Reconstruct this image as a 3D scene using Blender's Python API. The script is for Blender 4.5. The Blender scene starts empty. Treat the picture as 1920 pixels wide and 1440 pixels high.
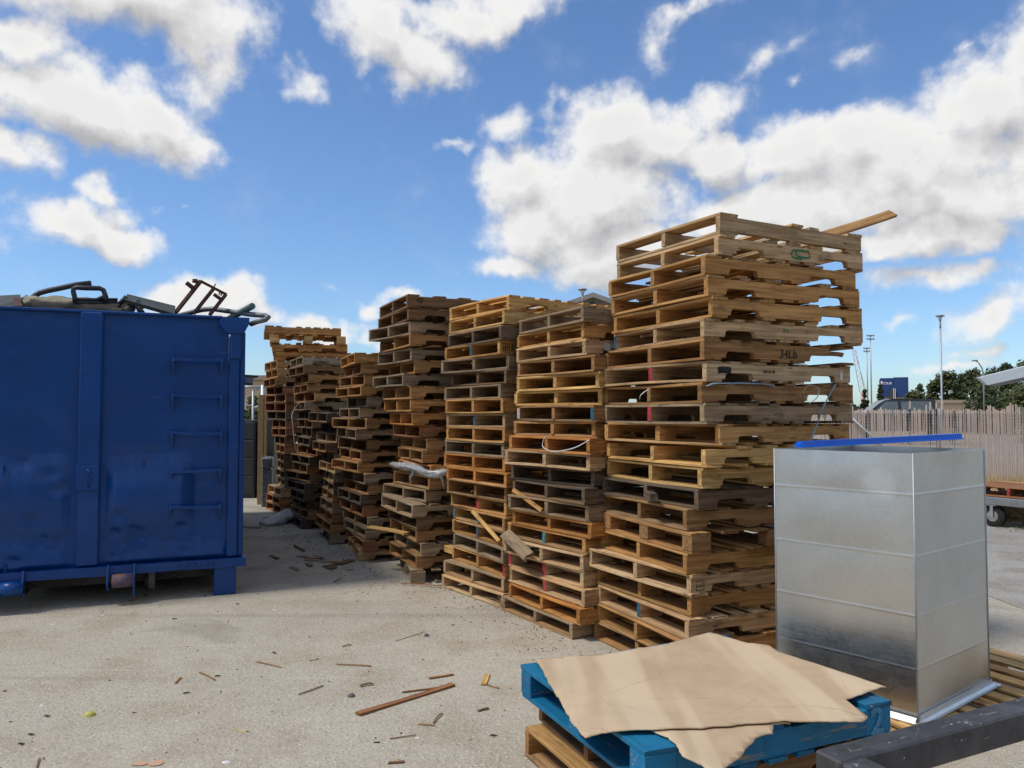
import bpy, math, random
from math import sin, cos, pi, sqrt, atan2, asin, radians
from mathutils import Vector, Matrix, noise as mn

random.seed(11)
R = random.Random(5)
scene = bpy.context.scene
col = scene.collection

# ------------------------------------------------------------------ camera
F = 1460.0                      # focal length in photo pixels
PITCH = math.atan(57 / F)
CAMH = 1.6
cam = bpy.data.cameras.new('camera')
cam.sensor_width = 36.0
cam.lens = F / 1920 * 36.0
cam.clip_start = 0.05
cam.clip_end = 3000
camo = bpy.data.objects.new('camera', cam)
col.objects.link(camo)
camo.location = (0, 0, CAMH)
camo.rotation_euler = (pi / 2 + PITCH, 0, 0)
scene.camera = camo

# ------------------------------------------------------------------ sun, exposure
SUN_EL, SUN_AZ = radians(58), radians(-110)      # azimuth clockwise from +Y
sl = bpy.data.lights.new('sun', 'SUN')
sl.energy = 2.0
sl.angle = radians(11)
sl.color = (1.0, 0.95, 0.87)
so = bpy.data.objects.new('sun', sl)
col.objects.link(so)
sd = Vector((sin(SUN_AZ) * cos(SUN_EL), cos(SUN_AZ) * cos(SUN_EL), sin(SUN_EL)))
so.rotation_euler = sd.to_track_quat('Z', 'Y').to_euler()
scene.view_settings.view_transform = 'Standard'
scene.view_settings.look = 'None'
scene.view_settings.exposure = 0.50
scene.view_settings.gamma = 1.0
scene.cycles.max_bounces = 7
scene.cycles.diffuse_bounces = 4
scene.cycles.glossy_bounces = 3

# ------------------------------------------------------------------ pixel helpers (photo pixel -> place)
def pdir(px, py):
    a, b = (px - 960) / F, -(py - 720) / F
    return Vector((a, cos(PITCH) - b * sin(PITCH), sin(PITCH) + b * cos(PITCH)))
def at(px, py, Y):
    d = pdir(px, py)
    return Vector((0, 0, CAMH)) + d * (Y / d.y)
def gr(px, py, z=0.0):
    d = pdir(px, py)
    return Vector((0, 0, CAMH)) + d * ((z - CAMH) / d.z)

# ------------------------------------------------------------------ node helpers
class NT:
    def __init__(s, tree):
        s.t = tree; s.n = tree.nodes; s.l = tree.links
    def new(s, typ, **kw):
        n = s.n.new(typ)
        for k, v in kw.items():
            setattr(n, k, v)
        return n
    def put(s, sock, v):
        if isinstance(v, bpy.types.NodeSocket):
            s.l.new(v, sock)
        elif v is not None:
            if hasattr(sock.default_value, '__len__') and not hasattr(v, '__len__'):
                v = (v,) * len(sock.default_value)
            if hasattr(v, '__len__') and len(sock.default_value) == 4 and len(v) == 3:
                v = tuple(v) + (1,)
            sock.default_value = v
    def math(s, op, a, b=None, c=None, clamp=False):
        n = s.new('ShaderNodeMath', operation=op, use_clamp=clamp)
        s.put(n.inputs[0], a)
        if b is not None: s.put(n.inputs[1], b)
        if c is not None: s.put(n.inputs[2], c)
        return n.outputs[0]
    def vm(s, op, a, b=None, out=0, scale=None):
        n = s.new('ShaderNodeVectorMath', operation=op)
        s.put(n.inputs[0], a)
        if b is not None: s.put(n.inputs[1], b)
        if scale is not None: s.put(n.inputs['Scale'], scale)
        return n.outputs[out]
    def noise(s, vec, scale, detail=4, rough=0.55, color=False, dist=0.0):
        n = s.new('ShaderNodeTexNoise')
        s.put(n.inputs['Vector'], vec); n.inputs['Scale'].default_value = scale
        n.inputs['Detail'].default_value = detail; n.inputs['Roughness'].default_value = rough
        n.inputs['Distortion'].default_value = dist
        return n.outputs['Color' if color else 'Fac']
    def voro(s, vec, scale, feature='F1', out='Distance', rnd=1.0):
        n = s.new('ShaderNodeTexVoronoi', feature=feature)
        s.put(n.inputs['Vector'], vec); n.inputs['Scale'].default_value = scale
        n.inputs['Randomness'].default_value = rnd
        return n.outputs[out]
    def ramp(s, fac, lo, hi, a=0.0, b=1.0, smooth=True):
        n = s.new('ShaderNodeMapRange', interpolation_type='SMOOTHSTEP' if smooth else 'LINEAR')
        s.put(n.inputs[0], fac); s.put(n.inputs[1], lo); s.put(n.inputs[2], hi)
        s.put(n.inputs[3], a); s.put(n.inputs[4], b)
        return n.outputs[0]
    def mix(s, fac, a, b, mode='MIX'):
        n = s.new('ShaderNodeMix', data_type='RGBA', blend_type=mode)
        s.put(n.inputs[0], fac); s.put(n.inputs[6], a); s.put(n.inputs[7], b)
        return n.outputs[2]
    def mapping(s, vec, scale=(1, 1, 1), loc=(0, 0, 0), rot=(0, 0, 0), typ='POINT'):
        n = s.new('ShaderNodeMapping', vector_type=typ)
        s.put(n.inputs[0], vec)
        n.inputs[1].default_value = loc; n.inputs[2].default_value = rot; n.inputs[3].default_value = scale
        return n.outputs[0]
    def bump(s, h, strength, dist=0.01, normal=None):
        n = s.new('ShaderNodeBump')
        n.inputs['Strength'].default_value = strength; n.inputs['Distance'].default_value = dist
        s.put(n.inputs['Height'], h)
        if normal is not None: s.put(n.inputs['Normal'], normal)
        return n.outputs[0]
    def obj(s): return s.new('ShaderNodeTexCoord').outputs['Object']
    def pos(s): return s.new('ShaderNodeNewGeometry').outputs['Position']
    def attr(s, name, out='Color'):
        n = s.new('ShaderNodeAttribute'); n.attribute_name = name
        return n.outputs[out]

# ------------------------------------------------------------------ world: sky with cumulus
world = bpy.data.worlds.new("World")
scene.world = world
world.use_nodes = True
W = NT(world.node_tree)
W.n.clear()
# cloud masses: photo pixel centre, radii in pixels, tilt in degrees, weight
BL = [(230,-10,320,100,0,1.0),(360,75,110,80,30,.75),(20,60,120,70,0,.85),(10,280,90,60,0,.85),(130,185,240,88,8,1.05),(300,225,150,75,28,.9),(375,262,75,36,10,.7),
      (20,268,72,52,0,.75),(360,150,80,85,0,.5),(185,345,72,34,10,.65),(145,402,150,60,-8,.85),(230,432,120,48,25,.85),(262,470,50,24,0,.5),
      (362,395,28,16,0,.35),(545,95,42,55,-20,.42),(575,160,70,42,10,.50),(745,70,160,82,22,.85),(765,130,70,62,0,.7),(880,25,200,62,0,.75),
      (1010,5,150,42,0,.5),(850,150,36,30,0,.38),(1245,65,52,62,0,.42),(1300,10,110,32,-15,.40),(1340,190,95,52,0,.50),(1478,158,38,32,0,.38),
      (1150,235,150,100,0,1.0),(1240,260,120,90,10,.95),(1335,290,90,66,20,.9),(1070,165,40,26,0,.3),(850,285,62,28,-10,.45),(950,250,90,50,-20,.55),
      (985,340,130,80,0,.85),(1010,430,150,80,0,.9),(965,505,110,46,0,.8),(1110,370,240,130,0,1.1),(1160,470,230,100,0,1.0),(1480,290,140,90,0,.9),
      (1600,290,160,90,0,.95),(1690,330,260,130,0,1.1),(1850,190,160,100,-25,.95),(1905,85,80,90,0,.8),(1800,120,80,36,-20,.35),
      (1760,380,270,90,0,1.0),(1480,400,280,100,0,1.0),(1700,455,270,48,0,.85),(1480,480,200,50,0,.8),(1770,525,170,34,0,.6),(1860,595,110,50,0,.75),(1690,612,42,26,0,.42),
      (1860,650,90,26,0,.45),(1790,680,150,22,0,.35),(2050,300,260,200,0,1.0),(2050,560,200,90,0,.8),
      (385,562,150,56,0,.85),(480,585,90,40,10,.7),(600,615,150,40,6,.75),(700,630,60,26,0,.5),(752,562,52,26,0,.65),(700,582,28,26,0,.4),(310,570,90,30,0,.5),(820,600,120,60,0,.4),
      (620,532,40,12,0,.24),(1800,95,45,22,-20,.32),(1430,110,150,26,-25,.24),(1600,100,60,30,-30,.27),(240,470,60,20,0,.3),(300,380,30,40,30,.25),(-250,150,260,160,0,1.0),(-200,450,200,90,0,.8)]
def dens_group():
    g = bpy.data.node_groups.new('cloud_density', 'ShaderNodeTree')
    g.interface.new_socket('P', in_out='INPUT', socket_type='NodeSocketVector')
    g.interface.new_socket('D', in_out='OUTPUT', socket_type='NodeSocketFloat')
    T = NT(g)
    gi = T.new('NodeGroupInput'); go = T.new('NodeGroupOutput')
    P = gi.outputs[0]
    w1 = T.vm('SUBTRACT', T.noise(P, 7.0, 2, .5, color=True), (.5, .5, .5))
    w2 = T.vm('SUBTRACT', T.noise(P, 22.0, 3, .55, color=True), (.5, .5, .5))
    Q = T.vm('ADD', P, T.vm('SCALE', w1, scale=.075))
    Q = T.vm('ADD', Q, T.vm('SCALE', w2, scale=.045))
    Q = T.vm('MULTIPLY', Q, (1, 1, 0))
    acc = None
    for (x, y, rx, ry, rot, w) in BL:
        d = pdir(x, y).normalized()
        az, el = atan2(d.x, d.y), asin(d.z)
        k = 1.04 / F * cos(atan2(abs(x - 960), F)) ** .6
        m = T.mapping(Q, (rx * k / max(cos(el), .5), ry * k, 1), (az, el, 0), (0, 0, radians(-rot)), 'TEXTURE')
        gt = T.new('ShaderNodeTexGradient', gradient_type='SPHERICAL')
        T.l.new(m, gt.inputs[0])
        v = T.math('MULTIPLY', gt.outputs['Fac'], w)
        acc = v if acc is None else T.math('SMOOTH_MAX', acc, v, .12)
    # clouds on the rest of the sky
    sx = T.new('ShaderNodeSeparateXYZ'); T.l.new(P, sx.inputs[0])
    side = T.ramp(T.math('ABSOLUTE', sx.outputs[0]), .80, 1.1)
    high = T.ramp(sx.outputs[1], .62, .85)
    away = T.math('MAXIMUM', side, high)
    low = T.ramp(T.noise(P, 2.2, 3, .5), .42, .68)
    acc = T.math('MAXIMUM', acc, T.math('MULTIPLY', low, away))
    n1 = T.math('SUBTRACT', T.noise(P, 13.0, 7, .60), .5)
    amp = T.ramp(acc, 0.02, .22)
    n2 = T.math('SUBTRACT', T.noise(P, 46.0, 5, .6), .5)
    n1 = T.math('MULTIPLY_ADD', n2, .22, n1)
    D = T.math('ADD', T.math('MULTIPLY', acc, 1.25), T.math('MULTIPLY', T.math('MULTIPLY', n1, amp), 1.38))
    T.l.new(D, go.inputs[0])
    return g
cg = dens_group()
tc = W.new('ShaderNodeTexCoord')
sep = W.new('ShaderNodeSeparateXYZ'); W.l.new(W.vm('NORMALIZE', tc.outputs['Generated']), sep.inputs[0])
az = W.math('ARCTAN2', sep.outputs[0], sep.outputs[1]); el = W.math('ARCSINE', sep.outputs[2])
cmb = W.new('ShaderNodeCombineXYZ'); W.put(cmb.inputs[0], az); W.put(cmb.inputs[1], el)
def dens(vec):
    n = W.new('ShaderNodeGroup'); n.node_tree = cg
    W.l.new(vec, n.inputs[0])
    return n.outputs[0]
D0 = dens(cmb.outputs[0])
D1 = dens(W.vm('ADD', cmb.outputs[0], (-.012, .030, 0)))
mask = W.ramp(D0, .11, .68)
light = W.math('MULTIPLY_ADD', W.math('SUBTRACT', D0, D1), 1.15, .76, clamp=True)
thick = W.ramp(D0, .45, 1.1)
light = W.math('SUBTRACT', light, W.math('MULTIPLY', thick, .17), clamp=True)
ccol = W.mix(light, (.33, .33, .345), (.65, .645, .64))
sky = W.new('ShaderNodeTexSky', sky_type='NISHITA')
sky.sun_disc = False; sky.sun_elevation = SUN_EL; sky.sun_rotation = SUN_AZ
sky.altitude = 100; sky.air_density = 1.0; sky.dust_density = 0.6; sky.ozone_density = 2.2
SKY_K = 0.12
skc = W.vm('SCALE', sky.outputs[0], scale=1.0)
skc = W.vm('MULTIPLY', skc, (.62, .76, .92))
cl10 = W.vm('SCALE', ccol, scale=1 / SKY_K)
mask = W.math('MULTIPLY', mask, W.ramp(el, -.01, .03))
fin = W.mix(mask, skc, cl10)
bg = W.new('ShaderNodeBackground'); bg.inputs[1].default_value = SKY_K
W.l.new(fin, bg.inputs[0])
wo = W.new('ShaderNodeOutputWorld'); W.l.new(bg.outputs[0], wo.inputs[0])

# ------------------------------------------------------------------ materials
MATS = {}
def mat(name, build, **kw):
    m = bpy.data.materials.new(name); m.use_nodes = True
    T = NT(m.node_tree); T.n.clear()
    b = T.new('ShaderNodeBsdfPrincipled'); o = T.new('ShaderNodeOutputMaterial')
    T.l.new(b.outputs[0], o.inputs[0])
    build(T, b, **kw)
    MATS[name] = m
    return m
def setb(T, b, color=None, rough=None, metal=None, normal=None, spec=None):
    if color is not None: T.put(b.inputs['Base Color'], color)
    if rough is not None: T.put(b.inputs['Roughness'], rough)
    if metal is not None: T.put(b.inputs['Metallic'], metal)
    if normal is not None: T.l.new(normal, b.inputs['Normal'])
    if spec is not None: T.put(b.inputs['Specular IOR Level'], spec)

def m_wood(T, b):
    wc = T.attr('wco', 'Vector'); tint = T.attr('tint')
    gv = T.mapping(wc, (2.2, 42, 42))
    g1 = T.noise(gv, 1.0, 5, .6, dist=.5)
    g2 = T.noise(T.mapping(wc, (7, 190, 190)), 1.0, 3, .6)
    big = T.noise(wc, 5.0, 4, .6)
    stain = T.noise(T.mapping(wc, (3, 9, 9)), 2.0, 5, .65)
    kn = T.voro(T.mapping(wc, (3.2, 13, 13)), 1.0)
    c = T.mix(T.ramp(g1, .3, .72), T.mix(1, tint, (.62, .55, .48), 'MULTIPLY'), T.mix(1, tint, (1.22, 1.18, 1.12), 'MULTIPLY'))
    c = T.mix(T.math('MULTIPLY', T.ramp(g2, .45, .7), .28), c, T.mix(1, c, (.5, .44, .38), 'MULTIPLY'))
    c = T.mix(T.math('MULTIPLY', T.ramp(big, .45, .72), .45), c, T.mix(1, c, (.72, .74, .8), 'MULTIPLY'))
    c = T.mix(T.math('MULTIPLY', T.ramp(stain, .54, .74), .62), c, (.035, .028, .022))
    c = T.mix(T.ramp(kn, .05, .11, .75, 0), c, (.05, .025, .012))
    h = T.math('ADD', g1, T.math('MULTIPLY', g2, .7))
    setb(T, b, c, .82, normal=T.bump(h, .45, .004), spec=.25)
mat('pallet_wood', m_wood)

def m_bluewood(T, b):
    wc = T.attr('wco', 'Vector'); tint = T.attr('tint')
    g = T.noise(T.mapping(wc, (2.5, 30, 30)), 1.0, 5, .65)
    n = T.noise(wc, 16.0, 6, .7)
    bare = T.noise(T.mapping(wc, (2, 22, 22)), 1.6, 6, .7)
    c = T.mix(T.ramp(n, .35, .65), tint, T.mix(1, tint, (1.5, 1.25, 1.15), 'MULTIPLY'))
    c = T.mix(T.math('MULTIPLY', T.ramp(g, .5, .75), .5), c, (.006, .045, .09))
    c = T.mix(T.ramp(bare, .59, .66), c, (.24, .20, .15))
    setb(T, b, c, .6, normal=T.bump(g, .5, .004), spec=.35)
mat('blue_painted_wood', m_bluewood)

def m_concrete(T, b, base=(.405, .366, .292), dirt=(.35, .30, .22)):
    p = T.pos()
    big = T.noise(p, .35, 5, .6); mid = T.noise(p, 1.7, 6, .65); sm = T.noise(p, 14, 5, .7); fine = T.noise(p, 95, 3, .7)
    sp = T.voro(p, 130, out='Color')
    spk = T.voro(p, 48)
    sepc = T.new('ShaderNodeSeparateColor'); T.l.new(sp, sepc.inputs[0])
    c = T.mix(T.ramp(big, .35, .65), base, tuple(x * 1.13 for x in base))
    c = T.mix(T.math('MULTIPLY', T.ramp(mid, .44, .66), .75), c, dirt)
    c = T.mix(T.math('MULTIPLY', T.ramp(sm, .3, .75), .35), c, T.mix(1, c, (.74, .74, .74), 'MULTIPLY'))
    c = T.mix(T.math('MULTIPLY', T.ramp(fine, .52, .75), .30), c, T.mix(1, c, (.55, .54, .52), 'MULTIPLY'))
    c = T.mix(T.math('MULTIPLY', T.ramp(sepc.outputs[0], .90, .97), .55), c, (.62, .60, .56))
    c = T.mix(T.math('MULTIPLY', T.ramp(sepc.outputs[1], .90, .96), .55), c, (.12, .11, .10))
    st = T.noise(T.mapping(p, (1, 1, 1), (3.3, 7.1, 0)), .9, 3, .5, dist=.6)
    c = T.mix(T.math('MULTIPLY', T.ramp(st, .60, .68), .30), c, (.17, .155, .13))
    # worn straight scrapes and hairline cracks
    scr = T.noise(T.mapping(p, (.5, 11, 1), (0, 0, 0), (0, 0, radians(-62))), 1.0, 4, .6)
    c = T.mix(T.math('MULTIPLY', T.ramp(scr, .63, .72), .35), c, (.50, .48, .43))
    ty = T.noise(T.mapping(p, (.16, 3.2, 1), (0, 4, 0), (0, 0, radians(38))), 1.0, 5, .62)
    c = T.mix(T.math('MULTIPLY', T.ramp(ty, .56, .70), .30), c, (.22, .20, .165))
    wp = T.vm('ADD', p, T.vm('SCALE', T.noise(p, 1.3, 4, .6, color=True), scale=.9))
    cr = T.voro(wp, .22, feature='DISTANCE_TO_EDGE')
    crm = T.math('MULTIPLY', T.ramp(cr, .0005, .0035, 1, 0), T.ramp(T.noise(p, .8, 2, .5), .52, .62))
    c = T.mix(T.math('MULTIPLY', crm, .35), c, (.09, .08, .065))
    ao = T.math('ADD', T.math('MULTIPLY', fine, .5), T.math('MULTIPLY', spk, .8))
    h = T.math('SUBTRACT', ao, T.math('MULTIPLY', crm, 2.0))
    setb(T, b, c, .92, normal=T.bump(h, .55, .008), spec=.2)
mat('worn_concrete', m_concrete)
mat('grey_asphalt', m_concrete, base=(.31, .295, .265), dirt=(.23, .205, .17))

def m_dirt(T, b):
    p = T.pos()
    n = T.noise(p, .8, 6, .7); f = T.noise(p, 22, 4, .7)
    c = T.mix(T.ramp(n, .35, .65), (.36, .27, .165), (.26, .20, .13))
    c = T.mix(T.math('MULTIPLY', f, .5), c, (.45, .36, .23))
    setb(T, b, c, .95, normal=T.bump(f, .6, .03), spec=.1)
mat('dry_dirt', m_dirt)

def m_bluepaint(T, b):
    p = T.obj()
    n = T.noise(p, 1.4, 5, .6); f = T.noise(p, 26, 5, .65)
    c = T.mix(T.ramp(n, .35, .7), (.0004, .042, .185), (.0008, .054, .235))
    dust = T.noise(p, 3.0, 7, .72)
    c = T.mix(T.math('MULTIPLY', T.ramp(dust, .5, .75), .35), c, (.035, .085, .26))
    sc = T.noise(T.mapping(p, (3, 3, 60), (0, 0, 0), (.2, .5, 0)), 1.0, 6, .7)
    c = T.mix(T.math('MULTIPLY', T.ramp(sc, .69, .72), .5), c, (.12, .17, .32))
    ru = T.noise(p, 7.0, 7, .75)
    c = T.mix(T.ramp(ru, .735, .76), c, (.10, .045, .025))
    setb(T, b, c, T.ramp(f, .2, .8, .26, .40), normal=T.bump(f, .10, .005), spec=.36)
mat('blue_paint', m_bluepaint)

def m_plain(T, b, c=(.1, .1, .1), c2=None, rough=.6, metal=0.0, scale=8.0, bump=.1, spec=.4):
    p = T.obj()
    n = T.noise(p, scale, 5, .65)
    if c2 is None: c2 = tuple(x * .65 for x in c)
    setb(T, b, T.mix(T.ramp(n, .3, .7), c, c2), rough, metal, T.bump(n, bump, .01), spec)
def plain(name, *a, **k): return mat(name, m_plain, **dict(zip(('c', 'c2'), a), **k))

def m_galv(T, b):
    p = T.obj()
    v = T.voro(p, 95, out='Color')
    s = T.new('ShaderNodeSeparateColor'); T.l.new(v, s.inputs[0])
    n = T.noise(p, 2.5, 5, .6)
    br = T.noise(T.mapping(p, (4, 4, 240)), 1.0, 3, .6)
    c = T.mix(T.ramp(n, .3, .7), (.56, .575, .575), (.48, .495, .50))
    c = T.mix(T.math('MULTIPLY', s.outputs[0], .16), c, (.78, .8, .82))
    st = T.noise(T.mapping(p, (16, 16, 3)), 1.0, 5, .65)
    blot = T.vm('LENGTH', T.vm('SUBTRACT', T.vm('ADD', p, T.vm('SCALE', T.vm('SUBTRACT', T.noise(p, 9, 4, .6, color=True), (.5, .5, .5)), scale=.16)), (-.115, .13, 1.12)), out=1)
    chalk = T.math('MAXIMUM', T.ramp(st, .76, .84), T.math('MULTIPLY', T.ramp(blot, .03, .10, 1, 0), .45))
    c = T.mix(T.math('MULTIPLY', chalk, .6), c, (.78, .84, .88))
    sm = T.noise(T.mapping(p, (3, 3, 5)), 1.5, 5, .7)
    r = T.math('ADD', T.ramp(sm, .3, .75, .29, .37), T.math('MULTIPLY', chalk, .3))
    r = T.math('ADD', r, T.math('MULTIPLY', T.math('SUBTRACT', br, .5), .14))
    r = T.math('ADD', r, T.math('MULTIPLY', s.outputs[1], .05))
    setb(T, b, c, r, 1.0, T.bump(T.math('ADD', br, T.math('MULTIPLY', n, 3)), .035, .01))
mat('galvanised_sheet', m_galv)

def m_card(T, b):
    p = T.obj()
    n = T.noise(p, 3.5, 5, .6); f = T.noise(p, 60, 3, .6)
    cor = T.new('ShaderNodeTexWave', wave_type='BANDS', bands_direction='X')
    T.put(cor.inputs['Vector'], T.mapping(p, rot=(0, 0, radians(-24)))); cor.inputs['Scale'].default_value = 28
    bd = T.noise(T.mapping(p, (5.5, .5, 1), rot=(0, 0, radians(-24))), 1.0, 2, .5)
    c = T.mix(T.ramp(n, .3, .7), (.49, .365, .235), (.41, .30, .19))
    c = T.mix(T.math('MULTIPLY', T.ramp(bd, .42, .58), .55), c, (.62, .50, .345))
    ck = T.voro(T.vm('ADD', p, T.vm('SCALE', T.noise(p, 6, 3, .6, color=True), scale=.12)), 2.3, feature='DISTANCE_TO_EDGE')
    ckm = T.math('MULTIPLY', T.ramp(ck, .0, .012, 1, 0), T.ramp(T.noise(p, 3, 2, .5), .48, .60))
    c = T.mix(T.math('MULTIPLY', ckm, .45), c, (.30, .215, .135))
    c = T.mix(T.math('MULTIPLY', T.ramp(f, .60, .75), .25), c, (.33, .24, .15))
    cs = T.noise(T.mapping(p, (1.0, 7, 1), (0, .3, 0)), 1.5, 4, .6)
    c = T.mix(T.math('MULTIPLY', T.ramp(cs, .62, .72), .35), c, (.33, .24, .15))
    h = T.math('ADD', T.math('SUBTRACT', T.math('MULTIPLY', cor.outputs['Fac'], .25), T.math('MULTIPLY', ckm, .8)), n)
    setb(T, b, c, .88, normal=T.bump(h, .15, .006), spec=.2)
mat('cardboard', m_card)

def m_steel(T, b):
    p = T.obj()
    n = T.noise(p, 5, 6, .7); f = T.noise(p, 45, 5, .7)
    sc = T.noise(T.mapping(p, (5, 60, 30)), 1.0, 5, .7)
    c = T.mix(T.ramp(n, .3, .7), (.075, .075, .082), (.038, .036, .038))
    c = T.mix(T.math('MULTIPLY', T.ramp(f, .6, .75), .35), c, (.10, .065, .05))
    c = T.mix(T.math('MULTIPLY', T.ramp(sc, .63, .68), .6), c, (.30, .29, .28))
    ch = T.noise(T.mapping(p, (1, 1.6, 1)), 26, 3, .6)
    c = T.mix(T.ramp(ch, .67, .71), c, (.38, .36, .33))
    setb(T, b, c, T.ramp(n, .3, .7, .42, .62), .25, T.bump(f, .25, .004), .5)
mat('black_steel', m_steel)

plain('grey_steel', (.30, .32, .34), (.22, .23, .25), rough=.45, metal=.5)
plain('galvanised_post', (.42, .44, .46), (.33, .35, .37), rough=.5, metal=.6)
plain('blue_strip', (.0, .075, .44), (.0, .09, .50), rough=.35, spec=.5)
plain('rubber', (.018, .018, .02), rough=.8)
plain('dark_metal', (.025, .028, .033), (.05, .055, .06), rough=.5, metal=.3)
plain('olive_panel', (.028, .034, .024), (.045, .05, .038), rough=.6)
plain('rust', (.060, .024, .020), (.10, .04, .03), rough=.8, scale=30)
plain('rusty_roller', (.17, .085, .045), (.045, .06, .16), rough=.65, scale=14, bump=.4)
plain('green_pipe', (.04, .11, .10), (.10, .15, .14), rough=.6, scale=30)
plain('grey_pipe', (.17, .19, .20), (.07, .08, .09), rough=.5, metal=.4, scale=12)
plain('tan_canvas', (.36, .32, .235), (.26, .23, .165), rough=.85, scale=5, bump=.4)
plain('cabinet_grey', (.035, .038, .042), (.05, .053, .057), rough=.5)
plain('green_cabinet', (.030, .042, .036), (.045, .05, .03), rough=.55)
plain('stucco_tan', (.52, .42, .29), (.47, .38, .26), rough=.9, scale=2)
plain('stucco_brown', (.30, .25, .20), (.26, .22, .18), rough=.9, scale=2)
plain('roof_grey', (.33, .30, .27), (.27, .25, .23), rough=.9)
plain('white_roof', (.66, .72, .74), (.60, .66, .69), rough=.5)
plain('soffit', (.30, .32, .36), (.26, .28, .32), rough=.8)
plain('navy_cladding', (.012, .038, .15), (.016, .05, .18), rough=.5, scale=.3)
plain('sign_white', (.80, .78, .70), (.75, .73, .66), rough=.6)
plain('glass_dark', (.06, .085, .09), (.10, .13, .13), rough=.08, spec=.8)
plain('car_black', (.012, .014, .02), (.014, .016, .022), rough=.2, spec=.6)
plain('chrome', (.6, .6, .6), rough=.2, metal=1.0)
plain('slat_beige', (.78, .63, .52), (.66, .52, .43), rough=.7, scale=3)
plain('crane_red', (.45, .12, .10), (.5, .42, .42), rough=.6, scale=.5)
plain('film', (.34, .35, .36), (.60, .61, .62), rough=.20, spec=.8, scale=22, bump=1.0)
MATS['film'].node_tree.nodes['Principled BSDF'].inputs['Alpha'].default_value = .72
plain('white_sheet', (.58, .57, .54), (.42, .41, .38), rough=.6, scale=9, bump=.5)
plain('band_white', (.62, .63, .62), rough=.4)
plain('band_blue', (.22, .33, .40), rough=.4)
plain('ink_black', (.015, .015, .015), rough=.8)
plain('ink_green', (.01, .20, .09), rough=.8)
plain('label_white', (.66, .66, .64), rough=.5)
plain('paint_pale_blue', (.11, .30, .46), (.02, .16, .32), rough=.7, scale=60)
plain('orange_paint', (.60, .27, .15), (.40, .33, .26), rough=.9, scale=25)
plain('bark', (.10, .08, .06), rough=.9)
plain('grey_stone', (.12, .13, .14), rough=.8)
plain('yellow_peel', (.50, .42, .06), (.36, .36, .10), rough=.6)
plain('black_scrap', (.02, .02, .02), rough=.7)
plain('paper_white', (.75, .74, .70), rough=.7)
plain('timber_yellow', (.30, .21, .09), (.22, .15, .07), rough=.85, scale=9)

def m_leaf(T, b, c=(.05, .075, .02), c2=(.10, .11, .03)):
    r = T.attr('tint')
    setb(T, b, r, .65, spec=.25)
mat('leaves', m_leaf)

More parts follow.
